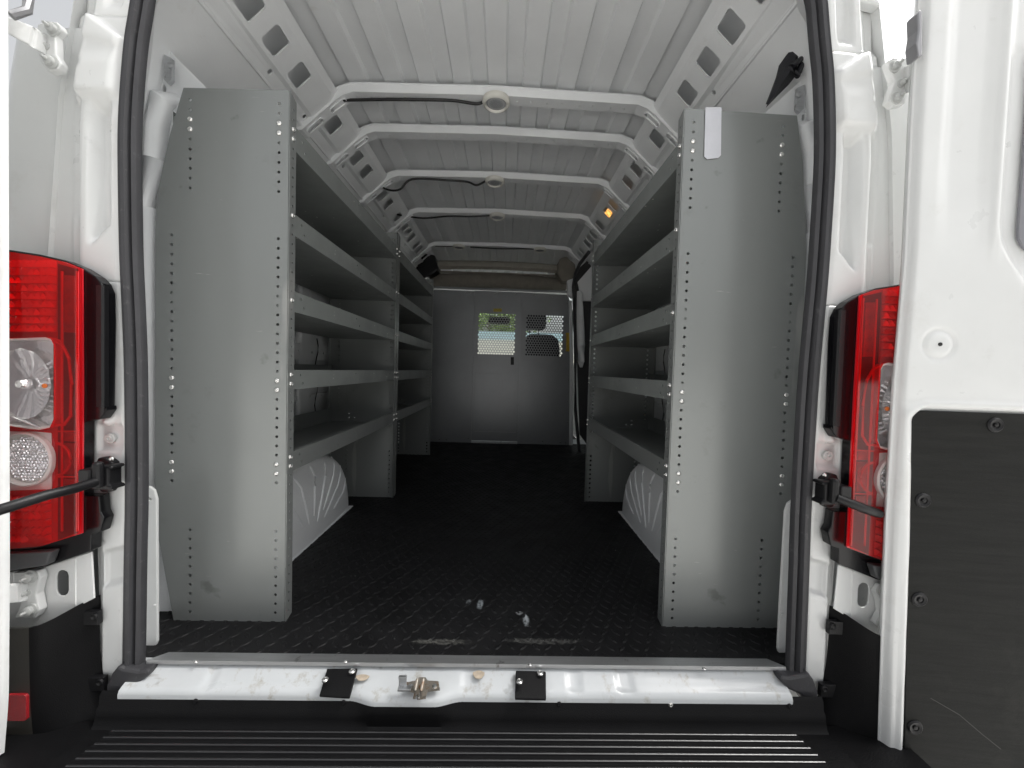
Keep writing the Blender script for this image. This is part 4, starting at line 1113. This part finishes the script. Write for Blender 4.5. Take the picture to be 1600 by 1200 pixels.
b = MB(); b.box(xd0, xd1, YP-.02, YP+.01, .004, .026); b.build('threshold_bar', GALV, pt, bevel=.002)
b = MB(); b.box(xl+.2, xr-.04, YP-.012, YP+.03, 1.532, 1.556); b.build('top_channel', PANEL, pt, bevel=.003)
pbolt = None
for x, z in [(-.62, 1.50), (-.40, 1.50), (-.34, 1.50), (-.10, 1.505), (.10, 1.505), (.30, 1.50), (.47, 1.49), (.62, 1.44), (.66, 1.3), (.665, .66), (.665, .45), (.665, .24), (.655, .03), (.60, .03), (.42, .035), (-.62, .035), (-.55, .03), (-.33, .05), (-.306, 1.1), (-.306, .8), (-.306, .13), (.169, 1.4), (.169, 1.1), (.169, .82), (.169, .4), (.169, .12), (-.306, 1.4), (-.08, 1.51)]:
    loc = Vector((x, YP-(.007 if x in (-.306, .169) else .006 if -.29 < x < .15 else .0005), z))
    pbolt = make_bolt(pt, loc, (0, -1, 0), .007) if pbolt is None else copy_at(pbolt, loc, pt)
b = MB(); b.prism(xz([(798, 558), (803, 558), (803, 570), (798, 570)], YP-.01), YP-.010, YP-.0065); b.build('latch_plate', BLACK, door)
b = MB(); b.prism(xz([(771, 482), (784, 482), (784, 487), (771, 487)], YP-.008), YP-.008, YP-.0062); b.build('warning_sticker', mat('yellow_sticker', (.55, .42, .03), .5, dirt=((.05, .05, .02), 160, .52, .56)), door)
b = MB(); b.prism(xz([(884, 520), (891, 520), (890, 524), (890, 546), (891, 549), (884, 549), (885, 545), (885, 524)], YP-.03), YP-.04, YP-.001); hnd = b.build('grab_handle', YELLOW, pt, bevel=.004)

# ================================================================== OUTSIDE
def mat_ground():
    m, t, b = nt('concrete_ground'); n = noise(t, .6, 8, .65); r = ramp(t, n.outputs['Fac'], .3, (.47, .465, .45), .7, (.55, .545, .53)); t.links.new(r.outputs[0], b.inputs['Base Color']); b.inputs['Roughness'].default_value = .9
    return m
b = MB(); b.add([(-300, -300, -.55), (300, -300, -.55), (300, 300, -.55), (-300, 300, -.55)], [(0, 1, 2, 3)]); structure(b.build('ground', mat_ground()))
# what shows through the mesh: a pale low wall with a light blue band, and trees
LEAF = mat('leaf_green', (.13, .20, .05), .6, var=.4, vscale=3)
BARK = mat('bark', (.10, .08, .06), .9)
def tree(x, y, h, rad, label, seed):
    random.seed(seed); t = empty('broadleaf_tree', (x, y, -.55)); tag(t, label, 'tree', 'trees ahead of the van')
    b = MB(); b.tube([(x, y, -.55), (x+.1, y, h*.4), (x, y+.1, h*.75)], .15, 8, rs=[.18, .13, .05])
    for k in range(5): a = k*1.3; b.tube([(x, y, h*.4), (x+rad*.6*math.cos(a), y+rad*.6*math.sin(a), h*.65)], .05, 6, rs=[.07, .02])
    b.build('trunk', BARK, t, True)
    b = MB()
    cl = [(x+random.gauss(0, rad*.45), y+random.gauss(0, rad*.45), h*.62+random.gauss(0, h*.17)) for _ in range(20)]
    for c in cl:
        for k in range(120):
            p = Vector(c)+Vector((random.gauss(0, .42), random.gauss(0, .42), random.gauss(0, .34))); a = Vector((random.gauss(0, 1), random.gauss(0, 1), random.gauss(0, 1))).normalized(); d = a.cross(Vector((random.gauss(0, 1), random.gauss(0, 1), .3))).normalized(); s_ = random.uniform(.07, .14)
            b.add([p-a*s_, p+d*s_*.5, p+a*s_, p-d*s_*.5], [(0, 1, 2, 3)])
    b.build('crown', LEAF, t)
tree(-3.4, 19, 5.2, 2.1, 'sunlit leafy tree left of the pair seen through the mesh', 3); tree(-.2, 21, 5.6, 2.3, 'leafy tree behind the rear view mirror seen through the mesh', 4)
w = empty('roadside_wall', (-.5, 14, -.55)); tag(w, 'pale roadside wall with light blue band seen through the mesh window', 'wall')
b = MB(); b.box(-9, 7, 14, 14.25, -.55, 1.84); b.build('masonry', mat('pale_render', (.62, .60, .55), .9, vscale=2), w)
b = MB(); b.box(-9, 7, 13.96, 14.28, 1.84, 2.14); b.build('blue_band', mat('light_blue_paint', (.42, .57, .62), .6), w)

# ------------------------------------------------------------------ light
wd = bpy.data.worlds.new('World'); S.world = wd; wd.use_nodes = True; t = wd.node_tree; bg = t.nodes['Background']
sky = t.nodes.new('ShaderNodeTexSky'); sky.sky_type = 'NISHITA'; sky.sun_disc = False

EL, AZ = R(58), R(82)      # hazy sun to the right of the van
sky.sun_elevation = EL; sky.sun_rotation = AZ; sky.air_density = 1.3; sky.dust_density = 8.0; sky.ozone_density = 1.0
hs = t.nodes.new('ShaderNodeHueSaturation'); hs.inputs['Saturation'].default_value = .12; t.links.new(sky.outputs['Color'], hs.inputs['Color']); t.links.new(hs.outputs['Color'], bg.inputs['Color']); bg.inputs['Strength'].default_value = .15
ld = bpy.data.lights.new('sun', 'SUN'); ld.energy = 2.6; ld.angle = R(25); ld.color = (1, .97, .93)
lo = bpy.data.objects.new('sun', ld); COL.objects.link(lo); lo.location = (0, -5, 8)
dirv = Vector((math.sin(AZ)*math.cos(EL), math.cos(AZ)*math.cos(EL), math.sin(EL)))      # towards the sun
lo.rotation_euler = dirv.to_track_quat('Z', 'Y').to_euler()
S.view_settings.view_transform = 'Standard'; S.view_settings.look = 'None'; S.view_settings.gamma = 1; S.view_settings.use_curve_mapping = False
S.view_settings.exposure = .7
S.cycles.max_bounces = 12; S.cycles.diffuse_bounces = 8; S.cycles.glossy_bounces = 6; S.cycles.transparent_max_bounces = 16
S.cycles.use_denoising = True
